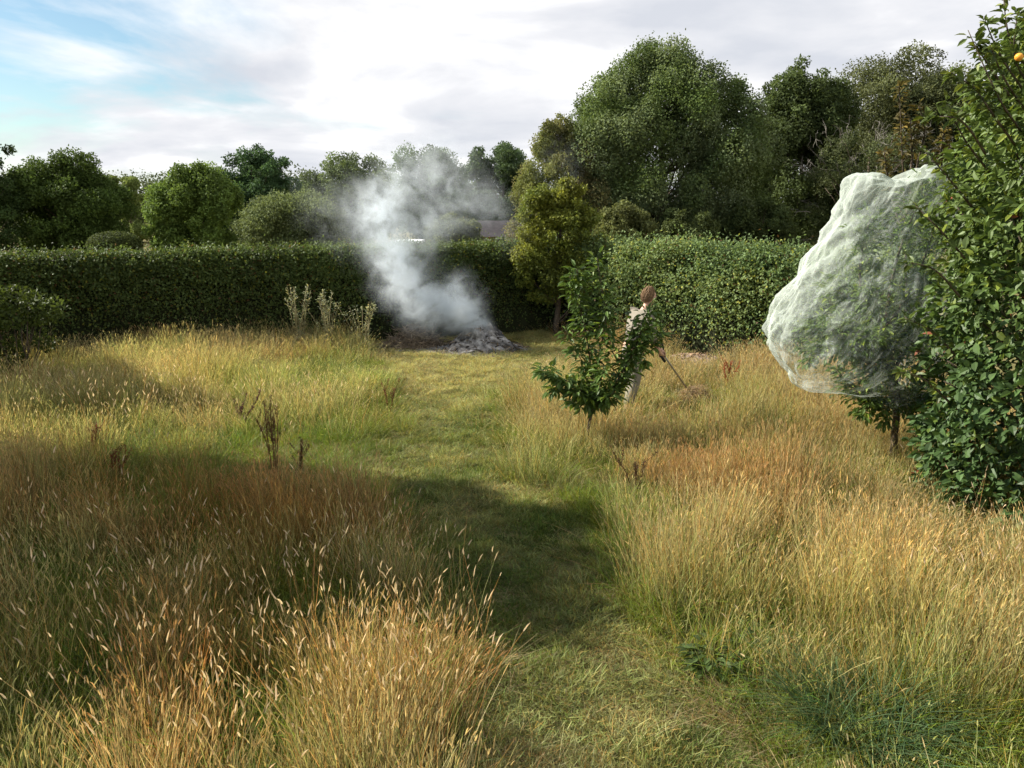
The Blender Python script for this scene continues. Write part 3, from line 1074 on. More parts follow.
def smoke():
    """one volume; density from soft puffs warped by noise"""
    puffs = [  # x, y, Y, rx px, rz px, depth m, density
        (487, 334, 16.25, 7, 7, .16, 7.0), (478, 324, 16.25, 11, 9, .25, 10.0), (466, 312, 16.3, 16, 12, .35, 9.0),
        (457, 298, 16.35, 18, 17, .38, 4.5), (440, 312, 16.4, 21, 15, .38, 7.5), (420, 304, 16.45, 19, 20, .42, 4.0),
        (404, 286, 16.5, 21, 20, .45, 3.8), (393, 264, 16.6, 20, 19, .45, 3.2), (384, 240, 16.7, 22, 22, .5, 2.8),
        (378, 214, 16.8, 24, 20, .55, 2.3), (392, 192, 16.9, 23, 18, .6, 1.4), (366, 205, 16.9, 18, 16, .5, 1.2),
        (425, 232, 16.9, 26, 22, .6, 1.0), (440, 205, 17.0, 28, 26, .7, .75), (478, 200, 17.2, 24, 22, .7, .65),
        (420, 170, 17.2, 30, 22, .8, .6), (450, 175, 17.2, 26, 20, .8, .35), (505, 228, 17.2, 26, 26, .7, .14),
        (345, 225, 17.0, 26, 30, .7, .25), (408, 262, 16.9, 20, 20, .6, .7), (480, 300, 16.6, 18, 14, .4, .25), (430, 150, 17.6, 60, 22, 1.2, .16), (330, 200, 17.4, 60, 40, 1.2, .10), (560, 165, 18.2, 50, 40, 1.2, .07)]
    lo, hi = Vector((-4.7, 15.2, .12)), Vector((1.6, 19.9, 5.6))
    cx = ((lo + hi) / 2)
    b = MB()
    # smooth egg-shaped boundary well outside the visible puffs
    nu, nv = 28, 18
    u = np.linspace(0, 2 * np.pi, nu, endpoint=False)[None]
    v = np.linspace(0.0, np.pi, nv)[:, None]
    e = .5
    f = lambda c: np.sign(c) * np.abs(c) ** e
    X = f(np.sin(v)) * f(np.cos(u)) * (hi.x - lo.x) / 2
    Y = f(np.sin(v)) * f(np.sin(u)) * (hi.y - lo.y) / 2
    Z = f(np.cos(v)) * (hi.z - lo.z) / 2 * np.ones_like(u)
    b.grid(np.stack([X, Y, -Z], -1) + np.array(cx), wrap=True)
    m = bpy.data.materials.new('smoke')
    m.use_nodes = True
    t = NT(m.node_tree)
    co = t.n('ShaderNodeTexCoord').outputs['Object']
    nlow = t.n('ShaderNodeTexNoise', Vector=co, Scale=1.1, Detail=5.0, Roughness=.62)
    wp = t.v('SUBTRACT', nlow.outputs[1], (.5, .5, .5)).outputs[0]
    wp = t.n('ShaderNodeVectorMath', {'operation': 'SCALE'}, i0=wp, Scale=1.15).outputs[0]
    q = t.v('ADD', co, wp).outputs[0]
    # little warp close to the fire
    h = t.n('ShaderNodeSeparateXYZ', Vector=co).outputs[2]
    k = t.n('ShaderNodeMapRange', i0=h, i1=.3, i2=1.5, i3=.12, i4=1.0).outputs[0]
    wk = t.n('ShaderNodeVectorMath', {'operation': 'SCALE'}, i0=wp, Scale=k).outputs[0]
    q = t.v('ADD', co, wk).outputs[0]
    tot = None
    for (x, y, Yd, rx, rz, dm, den) in puffs:
        c = at(x, y, Yd)
        s = 1.0 / (F / Yd)
        dd = t.v('SUBTRACT', q, (c.x, c.y, c.z)).outputs[0]
        dd = t.v('MULTIPLY', dd, (1.12 / (rx * s), 1 / dm, 1 / (rz * s))).outputs[0]
        l2 = t.v('DOT_PRODUCT', dd, dd).outputs['Value']
        g = t.m('MULTIPLY', t.m('EXPONENT', t.m('MULTIPLY', l2, -1.1)), den)
        tot = g if tot is None else t.m('ADD', tot, g)
    nf = t.n('ShaderNodeTexNoise', Vector=q, Scale=2.6, Detail=6.0, Roughness=.62, Distortion=.9).outputs[0]
    ct = t.n('ShaderNodeMapRange', i0=nf, i1=.41, i2=.62, i3=.02, i4=1.5).outputs[0]
    den = t.m('MULTIPLY', tot, ct)
    den = t.m('MULTIPLY', t.m('MAXIMUM', t.m('SUBTRACT', den, .03), 0.0), .62)
    pv = t.n('ShaderNodeVolumePrincipled', Color=(.90, .955, 1, 1), Density=den, Anisotropy=.0)
    t.n('ShaderNodeOutputMaterial', Volume=pv.outputs[0])
    m.cycles.volume_step_rate = .35
    o = b.build('smoke_plume', m)
    # noise space = world space, object origin stays at the world origin
    tag(o, 'white smoke plume drifting up left from the smouldering ash mound', 'smoke')
    o.visible_shadow = True


smoke()

# ------------------------------------------------------------------ plants with leafy shoots
def leafy_shoot(b, P, n, size, colr, out, spread=.06, droop=.5, aspect=.42, dark=.35):
    """adds leaves along polyline P; out = list collecting leaf arrays"""
    P = np.asarray(P)
    seg = rng.random(n) ** .85 * (len(P) - 1)
    i = np.minimum(seg.astype(int), len(P) - 2)
    fr = (seg - i)[:, None]
    base = P[i] * (1 - fr) + P[i + 1] * fr
    d = nrm(rng.normal(size=(n, 3)) * np.array((1, 1, .5)))
    base = base + d * spread * rng.random((n, 1))
    tan = nrm(P[i + 1] - P[i])
    ax = nrm(d + tan * .35 + np.array((0, 0, -droop)) * (rng.random((n, 1)) + .3))
    N = nrm(np.array((0, 0, 1.)) + d * .5 + rng.normal(0, .35, (n, 3)))
    c = np.array(colr) * (1 - dark + 2 * dark * rng.random((n, 1)))
    yg = rng.random(n) < .12
    c[yg] *= np.array((1.9, 1.6, 1.0))
    L = size * (.6 + .7 * rng.random(n))
    out.append(leaves(base, ax, N, L, L * aspect, c, LEAF8))


def join_leaves(out):
    V, L, T, C_ = [], [], [], []
    n = 0
    for v, l, t_, c in out:
        V.append(v)
        L.append(l + n)
        T.append(t_)
        C_.append(c)
        n += len(v)
    return np.concatenate(V), np.concatenate(L), np.concatenate(T), np.concatenate(C_)


def polyline(pts, k=8):
    """smooth through points"""
    pts = np.array([tuple(p) for p in pts], float)
    s = np.linspace(0, len(pts) - 1, k * (len(pts) - 1) + 1)
    o = []
    for q in s:
        i = min(int(q), len(pts) - 2)
        f = q - i
        p0, p1, p2, p3 = pts[max(i - 1, 0)], pts[i], pts[i + 1], pts[min(i + 2, len(pts) - 1)]
        o.append(.5 * ((2 * p1) + (p2 - p0) * f + (2 * p0 - 5 * p1 + 4 * p2 - p3) * f * f + (3 * p1 - p0 - 3 * p2 + p3) * f ** 3))
    return np.array(o)


def cherry():
    g = ground(586, 452)
    Y = g.y
    root = empty('cherry_sapling', (g.x, g.y, 0), 'young cherry tree with upright leafy branches in front of the person', 'tree')
    A = lambda x, y, dy=0: at(x, y, Y + dy)
    b = MB()
    out = []
    tr = polyline([(g.x, g.y, -.05), A(588, 430), A(592, 412), A(597, 400)], 4)
    b.tube(tr, np.linspace(.018, .016, len(tr)), 7)
    shoots = [([(597, 402, 0), (592, 380, .05), (588, 345, .1), (580, 305, .12), (577, 268, .1)], 190, .014),
              ([(592, 380, .05), (600, 350, .02), (606, 315, -.05), (602, 290, 0), (597, 258, .05)], 150, .012),
              ([(597, 402, 0), (612, 388, -.05), (628, 362, -.1), (640, 335, -.1), (650, 308, -.05)], 185, .013),
              ([(612, 388, 0), (632, 372, .12), (648, 345, .1), (657, 326, .1)], 90, .008),
              ([(597, 402, 0), (580, 390, -.1), (562, 378, -.15), (541, 370, -.1)], 120, .01),
              ([(580, 390, 0), (566, 386, .15), (552, 378, .2), (542, 366, .2)], 50, .007),
              ([(597, 402, 0), (585, 398, -.15), (575, 392, -.25)], 55, .008),
              ([(597, 402, 0), (606, 400, -.2), (614, 392, -.3)], 55, .008),
              ([(597, 402, 0), (590, 396, .15), (582, 372, .25)], 55, .008)]
    shoots += [([(590, 370, 0), (576, 352, .1), (566, 330, .1)], 40, .006), ([(588, 340, .1), (600, 326, .1), (608, 306, .1)], 40, .006),
               ([(583, 310, .1), (572, 296, .1), (570, 276, .1)], 34, .005), ([(622, 370, -.1), (612, 350, -.1), (610, 334, -.1)], 34, .006), ([(612, 388, -.1), (632, 356, -.15), (642, 326, -.15)], 90, .007), ([(628, 362, -.1), (628, 345, -.1), (634, 318, -.1)], 44, .005),
               ([(634, 350, -.1), (650, 346, -.1), (662, 334, -.1)], 34, .005), ([(600, 398, 0), (600, 384, -.2), (604, 366, -.3)], 60, .007),
               ([(575, 386, -.1), (560, 390, -.1), (550, 388, -.1)], 36, .005), ([(596, 400, 0), (578, 404, .1), (570, 400, .2)], 40, .005)]
    for pts, n, r in shoots:
        P = polyline([A(*p) for p in pts], 5)
        b.tube(P, np.linspace(r, .003, len(P)), 6)
        leafy_shoot(b, P, int(n * 2.1), .105, (.085, .14, .03), out, .105, .55, .42)
    b.build('trunk', M_bark, root, smooth=True)
    V, L, T, C_ = join_leaves(out)
    mk('foliage', V, L, T, M_gloss, root, C_)


cherry()


def small_trees_plants():
    # shrub in front of the long hedge at the left edge
    g = at(14, 340, 13.0)
    root = empty('leafy_shrub', (g.x, 13.0, 0), 'ragged shrub with sunlit leaves against the shaded hedge at the left edge', 'shrub')
    cl = [(np.array((g.x + rng.normal(0, .45), 13.0 + rng.normal(0, .25), .4 + 1.15 * rng.random())), .16 + .12 * rng.random()) for i in range(24)]
    (V, L, T, c), _ = crown_leaves(cl, 5200, .065, (.06, .085, .02), tw=.25)
    mk('foliage', V, L, T, M_leaf, root, c)
    b = MB()
    for c_, r in cl:
        limb(b, (g.x + rng.normal(0, .08), 13.0, -.05), c_, .014, .005, k=5, sides=5)
    b.build('stems', M_bark, root)

    # silvery stems by the hedge left of the smoke
    for k_, (x, y0, y1, lb) in enumerate(((300, 338, 282, 'tallest silvery seeding weed beside the smoke, leftmost of three'),
                                         (330, 338, 290, 'silvery seeding weed in the middle of three by the shaded hedge'),
                                         (364, 338, 298, 'silvery seeding weed nearest the smoke by the shaded hedge'))):
        Yd = 15.6
        g = at(x, 345, Yd)
        root = empty('thistle_weed', (g.x, Yd, 0), lb, 'weed', 'silvery weeds by the hedge')
        b = MB()
        out = []
        top = at(x, y1, Yd).z
        for s in range(12):
            ex = g.x + rng.normal(0, .25)
            P = polyline([(g.x + rng.normal(0, .07), Yd, -.03), ((g.x + ex) / 2, Yd + rng.normal(0, .05), top * .55), (ex, Yd + rng.normal(0, .1), top * (.75 + .25 * rng.random()))], 5)
            b.tube(P, np.linspace(.008, .004, len(P)), 4, (1, 1.1, .8))
            leafy_shoot(b, P[2:], 26, .05, (.34, .37, .25), out, .035, -.4, .34)
        b.build('stems', M_twig, root)
        mk('foliage', *join_leaves(out)[:3], M_leaf, root, join_leaves(out)[3])

    # dock plants gone to dark seed
    docks = [(276, 492, 402, 'tall brown dock gone to seed in the middle of the left meadow', 6, (.15, .09, .05)),
             (300, 490, 440, 'thin brown dock close beside the tallest brown dock', 3, (.12, .075, .035)),
             (240, 434, 412, 'low dark purple dock in the left meadow', 4, (.075, .03, .03)),
             (92, 462, 428, 'reddish dock low in the grass at the far left', 3, (.14, .05, .03)),
             (118, 492, 462, 'rusty brown dock in the shaded grass at the left', 4, (.16, .06, .03)),
             (725, 392, 362, 'bright red brown dock in front of the old ash bed', 4, (.30, .07, .04)),
             (638, 500, 470, 'dark brown dock at the foot of the rusty grass by the path', 3, (.10, .06, .03)),
             (390, 420, 392, 'slim brown dock at the left edge of the mown path', 2, (.16, .07, .035))]
    for x, y0, y1, lb, ns, colr in docks:
        g = ground(x, y0)
        root = empty('dock_plant', (g.x, g.y, 0), lb, 'dock plant', 'dock plants gone to seed')
        b = MB()
        out = []
        top = max(.45, at(x, y1, g.y).z)
        for s in range(ns):
            ex, ey = g.x + rng.normal(0, .12), g.y + rng.normal(0, .08)
            P = polyline([(g.x + rng.normal(0, .03), g.y, -.03), ((g.x + ex) / 2, g.y, top * .55), (ex, ey, top * (.8 + .2 * rng.random()))], 5)
            b.tube(P, np.linspace(.006, .003, len(P)), 5, np.array(colr) * 4)
            leafy_shoot(b, P[3:], 110, .015, colr, out, .013, -.2, .8)
            for q in range(3):
                s0 = P[rng.integers(4, len(P) - 1)]
                e = s0 + np.array((rng.normal(0, .06), rng.normal(0, .05), .12 + .06 * rng.random()))
                Q = polyline([s0, (s0 + e) / 2 + np.array((0, 0, -.01)), e], 3)
                b.tube(Q, np.linspace(.003, .002, len(Q)), 4, np.array(colr) * 4)
                leafy_shoot(b, Q[1:], 34, .014, colr, out, .01, -.2, .8)
        b.build('stems', M_twig, root)
        V, L, T, C_ = join_leaves(out)
        mk('seed_heads', V, L, T, M_leaf, root, C_)

    # bluish clump of broad blades, lower right
    for x, y, rad, n, lb in ((862, 735, .30, 900, 'lush dark blue green grass clump low at the right of the photo'),):
        g = ground(x, y)
        b = tuft(777, n, rad, .22, .48, .008, .5, (.02, .045, .018), (.085, .135, .055), segs=6, bend=1.2, droop=.6)
        m = leafmat('clump_blade', .35, .65, .15)
        o = b.build('grass_clump', m)
        o.location = (g.x, g.y, 0)
        tag(o, lb, 'grass clump')
    # broad-leaved weeds beside the path
    for x, y, lb in ((712, 672, 'low broad leaved weed in the grass edge right of the path'), (760, 650, 'smaller broad leaved weed behind the one by the path')):
        g = ground(x, y)
        n = 130
        a = rng.random(n) * 6.283
        q = .17 * rng.random(n) ** .6
        P = np.stack([g.x + np.cos(a) * q, g.y + np.sin(a) * q, .03 + .13 * rng.random(n)], 1)
        ax = np.stack([np.cos(a), np.sin(a), .25 - .5 * rng.random(n)], 1)
        c = np.array((.07, .105, .03)) * (.5 + rng.random((n, 1)))
        root = empty('plantain_weed', (g.x, g.y, 0), lb, 'weed')
        V, L, T, C_ = leaves(P, ax, nrm(np.array((0, 0, 1.)) + rng.normal(0, .3, (n, 3))), .075, .045, c, LEAF8)
        mk('leaves', V, L, T, M_leaf, root, C_)


small_trees_plants()


def netted_tree():
    g = ground(893, 474)
    Y = g.y
    root = empty('fruit_tree', (g.x, g.y, 0), 'small fruit tree wrapped in white netting, its trunk showing below', 'tree')
    A = lambda x, y, dy=0: at(x, y, Y + dy)
    b = MB()
    P = polyline([(g.x, g.y, -.05), A(894, 440), A(897, 405), A(893, 370), A(885, 330)], 5)
    b.tube(P, np.linspace(.042, .03, len(P)), 9)
    limbs = [[(893, 372, 0), (868, 345, -.15), (842, 332, -.3), (818, 326, -.2)],
             [(893, 372, 0), (866, 352, .15), (840, 346, .2), (822, 346, .2)],
             [(885, 330, 0), (862, 290, -.2), (862, 250, -.1), (872, 215, 0)],
             [(885, 330, 0), (892, 280, .15), (905, 235, .2), (922, 195, .15)],
             [(885, 330, 0), (905, 300, -.2), (920, 270, -.2), (932, 235, -.15)],
             [(885, 330, 0), (860, 315, .35), (845, 295, .3), (835, 285, .2)],
             [(890, 350, 0), (880, 340, -.2), (862, 335, -.3), (852, 346, -.32)],
             [(893, 372, 0), (905, 350, -.15), (915, 335, -.2), (920, 320, -.2)],
             [(895, 385, 0), (882, 372, -.1), (872, 366, -.2), (862, 360, -.25)],
             [(897, 408, 0), (884, 403, -.08), (866, 396, -.12), (850, 386, -.15)],
             [(897, 404, 0), (905, 402, .1), (911, 390, .1)]]
    out = []
    for pts in limbs:
        Q = polyline([A(*p) for p in pts], 5)
        b.tube(Q, np.linspace(.022, .006, len(Q)), 6)
        leafy_shoot(b, Q[3:], 420, .075, (.13, .20, .045), out, .22, .3, .5)
        for k in range(5):
            s0 = Q[rng.integers(4, len(Q))]
            e = s0 + rdir(1)[0] * .28
            Q2 = polyline([s0, (s0 + e) / 2 + rng.normal(0, .02, 3), e], 3)
            b.tube(Q2, np.linspace(.007, .003, len(Q2)), 5)
            leafy_shoot(b, Q2, 110, .075, (.13, .20, .045), out, .08, .3, .5)
    b.build('trunk', M_bark, root, smooth=True)
    V, L, T, C_ = join_leaves(out)
    mk('foliage', V, L, T, M_gloss, root, C_)

    # the net: closed draped shell round the crown, open folds at the foot
    Lx = [908, 880, 852, 845, 840, 824, 805, 788, 773, 768, 772, 783, 798, 832, 856, 874, 886]
    Ly = [177, 178, 182, 196, 216, 243, 270, 298, 316, 332, 352, 372, 386, 388, 399, 408, 413]
    Rx = [925, 943, 950, 953, 954, 955, 953, 951, 948, 945, 941, 936, 931, 925, 919, 913, 904]
    Ry = [173, 174, 179, 192, 212, 236, 260, 285, 308, 328, 346, 362, 377, 391, 402, 411, 417]
    nv, nu = 230, 320
    kk, k0 = np.linspace(0, 1, nv), np.linspace(0, 1, len(Lx))
    a = np.linspace(0, 2 * np.pi, nu, endpoint=False)
    rows = []
    for q in kk:
        pl_ = A(np.interp(q, k0, Lx), np.interp(q, k0, Ly))
        pr = A(np.interp(q, k0, Rx), np.interp(q, k0, Ry))
        c = (pl_ + pr) / 2
        hw = (pr.x - pl_.x) / 2
        dep = min(hw, .85) * .8
        e = .85
        ca, sa = np.cos(a), np.sin(a)
        fx_ = np.sign(ca) * np.abs(ca) ** e
        rows.append(np.stack([c.x + fx_ * hw, Y + np.sign(sa) * np.abs(sa) ** e * dep, c.z + fx_ * (pr.z - pl_.z) / 2], 1))
    P = np.array(rows)
    cen = P.mean(axis=1, keepdims=True)
    outv = nrm((P - cen) * np.array((1, 1, 0)))
    # folds run from the top knot down to the left, plus small crumples
    Q = P.copy()
    s = (Q[..., 0] * .72 - Q[..., 2] * .69)
    tt = (Q[..., 0] * .69 + Q[..., 2] * .72)
    f1 = 1 - np.abs(fbm(np.stack([tt * 1.0 - s * .9, s * .35, Q[..., 1] * .8], -1), 3.2, 4, 3))
    f1 = 1 - np.abs(fbm(np.stack([tt * .55, s * 3.0 + Q[..., 1] * 1.2, Q[..., 1]], -1), 1.7, 4, 3)) * 1.6
    f2 = 1 - np.abs(fbm(Q * np.array((1, 1, 1.)), 6.5, 9, 3)) * 1.6
    f3 = fbm(Q, 1.8, 12, 2)
    fade = np.clip(np.minimum(np.arange(nv), nv - 1 - np.arange(nv)) / 20, .1, 1)[:, None]
    # tented crumples: the cloth hangs from many snags, creased between them
    pick = rng.integers(0, nv * nu, 150)
    S_ = P.reshape(-1, 3)[pick]
    st = np.array((1.25, 1.0, .75))
    dm = np.full(nv * nu, 9.0)
    for c_ in S_:
        dm = np.minimum(dm, np.linalg.norm((P.reshape(-1, 3) - c_) * st, axis=1))
    tent = np.clip(1 - dm.reshape(nv, nu) / .22, 0, 1)
    f3 = f3 + 1.5 * tent - .6
    disp = (.035 * f1 + .01 * f2 + .06 * f3 - .03) * fade
    P = P + outv * disp[..., None]
    P[..., 2] += .008 * f2 * fade
    topw_ = np.exp(-(np.arange(nv) / 26.0) ** 2)[:, None]
    P[..., 2] += topw_ * (.07 * np.sin(P[..., 0] * 9.0 + 1.0) + .04 * np.sin(P[..., 0] * 21 + P[..., 1] * 7) + .1 * np.exp(-((P[..., 0] - P[..., 0].min() - .85) / .12) ** 2))
    b = MB()
    b.grid(P, wrap=True)
    b.add(P[0], list(range(nu))[::-1], [nu])
    m = bpy.data.materials.new('white_netting')
    m.use_nodes = True
    t = NT(m.node_tree)
    co = t.n('ShaderNodeTexCoord').outputs['Object']
    acr = t.v('DOT_PRODUCT', co, (2.6, .9, -1.5)).outputs['Value']
    alo = t.v('DOT_PRODUCT', co, (.42, 0, .72)).outputs['Value']
    yy_ = t.v('DOT_PRODUCT', co, (0, 1, 0)).outputs['Value']
    mp = t.n('ShaderNodeCombineXYZ', X=acr, Y=alo, Z=yy_)
    n1_ = t.n('ShaderNodeTexNoise', Vector=mp.outputs[0], Scale=3.5, Detail=7.0, Roughness=.6, Distortion=1.2)
    rid = t.m('ABSOLUTE', t.m('SUBTRACT', n1_.outputs[0], .5))
    fold = t.ramp(rid, [(.0, 1), (.015, .35), (.05, 0)])
    n2_ = t.n('ShaderNodeTexNoise', Vector=co, Scale=9.0, Detail=6.0, Roughness=.65, Distortion=.8)
    rid2 = t.m('ABSOLUTE', t.m('SUBTRACT', n2_.outputs[0], .5))
    fold2 = t.ramp(rid2, [(.0, .6), (.012, .2), (.04, 0)])
    big = t.n('ShaderNodeTexNoise', Vector=co, Scale=1.6, Detail=2.0)
    lw = t.n('ShaderNodeLayerWeight', Blend=.35).outputs[1]
    al = t.m('ADD', t.m('ADD', t.m('MULTIPLY', fold, .36), t.m('MULTIPLY', fold2, .22)), t.m('MULTIPLY', big.outputs[0], .14))
    al = t.m('ADD', al, t.m('MULTIPLY', lw, .40))
    spx = t.n('ShaderNodeSeparateXYZ', Vector=co)
    lay = t.m('ADD', t.m('MULTIPLY', spx.outputs[0], -.5), t.m('MULTIPLY', spx.outputs[2], .5))
    lay = t.m('ADD', lay, t.m('MULTIPLY', n2_.outputs[0], .6))
    lay = t.n('ShaderNodeMapRange', i0=lay, i1=1.2, i2=2.3, i3=-.06, i4=.26).outputs[0]
    al = t.m('ADD', al, lay)
    al = t.m('MINIMUM', t.m('MAXIMUM', t.m('MULTIPLY', al, .86), .08), .88)
    df = t.n('ShaderNodeBsdfDiffuse', Color=(.66, .72, .66, 1))
    tl = t.n('ShaderNodeBsdfTranslucent', Color=(.64, .70, .62, 1))
    mx = t.n('ShaderNodeMixShader', i0=.45, i1=df.outputs[0], i2=tl.outputs[0])
    tp = t.n('ShaderNodeBsdfTransparent')
    mo = t.n('ShaderNodeMixShader', i0=al, i1=tp.outputs[0], i2=mx.outputs[0])
    t.n('ShaderNodeOutputMaterial', Surface=mo.outputs[0])
    nroot = b.build('tree_netting', m, smooth=True)
    nroot.data.transform(__import__('mathutils').Matrix.Translation((-g.x, -g.y, 0)))
    nroot.location = (g.x, g.y, 0)
    tag(nroot, 'translucent white netting draped in folds over the small fruit tree', 'netting')


netted_tree()


def tall_shrub():
    cx, cy_ = 5.42, 7.35
    root = empty('tall_shrub', (cx, cy_, 0), 'tall dense leafy shrub filling the right edge beside the netted tree', 'shrub')
    RX, RY, H = 1.5, 1.35, 4.75
    b = MB()
    out = []
    n = 36000
    # leaves in a lumpy column
    zz_ = rng.random(n) ** .95 * H
    a = rng.random(n) * 6.283
    prof = np.interp(zz_, [0, .4, 1.2, 1.9, 3.0, 3.9, 4.4, 4.75], [.93, .95, .97, 1.0, .97, .86, .66, .35])
    d = np.stack([np.cos(a), np.sin(a), np.zeros(n)], 1)
    lump = 1 + .24 * fbm(np.stack([np.cos(a) * 1.5, np.sin(a) * 1.5, zz_], -1), 1.5, 5, 3) + .05 * fbm(np.stack([np.cos(a) * 1.5, np.sin(a) * 1.5, zz_], -1), 6, 7, 2)
    dep = 1 - np.abs(rng.normal(0, .11, n)) - .25 * (rng.random(n) < .2) * rng.random(n)
    rad = prof * lump * dep
    P = np.stack([cx + d[:, 0] * RX * rad, cy_ + d[:, 1] * RY * rad, zz_ + .04], 1)
    hole = fbm(P, 2.3, 15, 3) > .38
    keep = ~hole | (rng.random(n) < .3)
    P, d, zz_ = P[keep], d[keep], zz_[keep]
    n = len(P)
    N = nrm(d * .6 + np.array((0, 0, .7)) + rng.normal(0, .55, (n, 3)))
    ax = nrm(d * .7 + rng.normal(0, .6, (n, 3)) + np.array((0, 0, -.35)))
    v = .6 + .8 * rng.random((n, 1))
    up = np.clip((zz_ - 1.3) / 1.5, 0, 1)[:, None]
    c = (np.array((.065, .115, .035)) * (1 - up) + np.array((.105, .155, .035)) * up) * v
    yg = rng.random(n) < .1
    c[yg] *= np.array((1.7, 1.4, .9))
    br = rng.random(n) < .003
    c[br] = np.array((.22, .07, .03))
    L = .095 * (.45 + .9 * rng.random(n))
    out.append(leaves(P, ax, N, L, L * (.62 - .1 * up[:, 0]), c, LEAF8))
    # shoots sticking out of the top and side
    tips = [((985, 60), (975, 42)), ((1000, 55), (985, 20)), ((1010, 40), (1003, -10)), ((960, 120), (925, 118)), ((965, 140), (945, 100)),
            ((990, 110), (972, 84)), ((1015, 60), (1018, 10)), ((950, 180), (925, 150)), ((940, 230), (915, 205)), ((935, 270), (905, 262)), ((975, 90), (950, 72)),
            ((930, 330), (905, 318)), ((925, 380), (900, 372)), ((1005, 80), (990, 45)), ((1000, 100), (968, 30))]
    for (s, e) in tips:
        Yd = cy_ - .5 + rng.normal(0, .15)
        p0, p1 = at(*s, Yd), at(*e, Yd + rng.normal(0, .1))
        Q = polyline([np.array(p0) + np.array((.35, .2, -.25)), p0, p1], 6)
        b.tube(Q, np.linspace(.012, .003, len(Q)), 5)
        leafy_shoot(b, Q[2:], 55, .085, (.085, .12, .028), out, .03, .2, .5)
    for i in range(60):
        a_ = rng.random() * 6.283
        z1 = .6 + rng.random() * (H - .7)
        pr = .92 * np.interp(z1, [0, 3.0, 4.2, 4.75], [1, .98, .7, .3])
        Q = polyline([(cx + math.cos(a_) * .3, cy_ + math.sin(a_) * .3, -.05), (cx + math.cos(a_) * .5, cy_ + math.sin(a_) * .5, z1 * .6),
                      (cx + math.cos(a_) * RX * pr, cy_ + math.sin(a_) * RY * pr, z1)], 5)
        b.tube(Q, np.linspace(.024, .006, len(Q)), 5)
    b.build('branches', M_bark, root, smooth=True)
    V, Lp, T, C_ = join_leaves(out)
    mk('foliage', V, Lp, T, M_gloss, root, C_)
    p = at(1019, 57, cy_ - 1.1)
    b = MB()
    b.ball(p, (.03, .03, .028), nu=14, nv=9)
    M_fruit = solid('ripe_fruit', (.75, .25, .03), (.85, .42, .06), 12, .35, .02)
    f = b.build('fruit', M_fruit, root, smooth=True)
    # reddish bramble leaves at the foot
    out = []
    g = ground(938, 500)
    r2 = empty('bramble', (g.x, g.y, 0), 'bramble with dark red leaves at the foot of the tall shrub', 'bramble')
    b = MB()
    for k in range(7):
        Q = polyline([(g.x + rng.normal(0, .1), g.y, -.02), (g.x + rng.normal(0, .12), g.y - .05, .3), (g.x + rng.normal(0, .25), g.y - .15, .3 + .3 * rng.random())], 5)
        b.tube(Q, np.linspace(.006, .003, len(Q)), 5)
        leafy_shoot(b, Q[3:], 22, .06, (.20, .035, .025) if k % 2 else (.07, .09, .03), out, .03, .2, .65)
    b.build('stems', M_bark, r2)
    V, Lp, T, C_ = join_leaves(out)
    mk('foliage', V, Lp, T, M_leaf, r2, C_)

    # thin shoots of a young tree behind the net
    Yd = 9.9
    g = at(905, 300, Yd)
    r3 = empty('young_tree', (g.x, Yd, 0), 'thin young tree with browning shoots rising above the netting', 'tree')
    b = MB()
    out = []
    for pts, n_ in (([(905, 330), (905, 220), (902, 150), (899, 84)], 150), ([(905, 220), (916, 170), (925, 130), (918, 105)], 100), ([(905, 240), (890, 190), (884, 150)], 80),
                    ([(908, 230), (935, 170), (945, 128)], 110), ([(905, 200), (912, 160), (910, 120)], 70)):
        pp = [at(x, y, Yd + rng.normal(0, .08)) for x, y in pts]
        if pts[0] == (905, 330):
            pp = [(g.x, Yd, -.05)] + pp
        Q = polyline(pp, 5)
        b.tube(Q, np.linspace(.02, .004, len(Q)), 6)
        leafy_shoot(b, Q[len(Q) // 2:], n_, .085, (.12, .10, .035), out, .05, .3, .5)
    b.build('trunk', M_bark, r3, smooth=True)
    V, Lp, T, C_ = join_leaves(out)
    mk('foliage', V, Lp, T, M_leaf, r3, C_)


tall_shrub()


# ------------------------------------------------------------------ person with a grass trimmer
def skin_mesh(name, verts, edges, radii, mat, parent=None, sub=2, root_i=0, smooth=True, xy=None):
    me = bpy.data.meshes.new(name)
    me.from_pydata([tuple(v) for v in verts], edges, [])
    o = bpy.data.objects.new(name, me)
    COL.objects.link(o)
    md = o.modifiers.new('skin', 'SKIN')
    md.use_smooth_shade = True
    sk = me.skin_vertices[0].data
    for i, r in enumerate(radii):
        sk[i].radius = r if isinstance(r, tuple) else (r, r)
        sk[i].use_root = (i == root_i)
    ss = o.modifiers.new('sub', 'SUBSURF')
    ss.levels = ss.render_levels = sub
    dg = bpy.context.evaluated_depsgraph_get()
    m2 = bpy.data.meshes.new_from_object(o.evaluated_get(dg))
    o.modifiers.clear()
    o.data = m2
    m2.materials.clear()
    m2.materials.append(mat)
    for p in m2.polygons:
        p.use_smooth = smooth
    if parent is not None:
        o.parent = parent
    return o


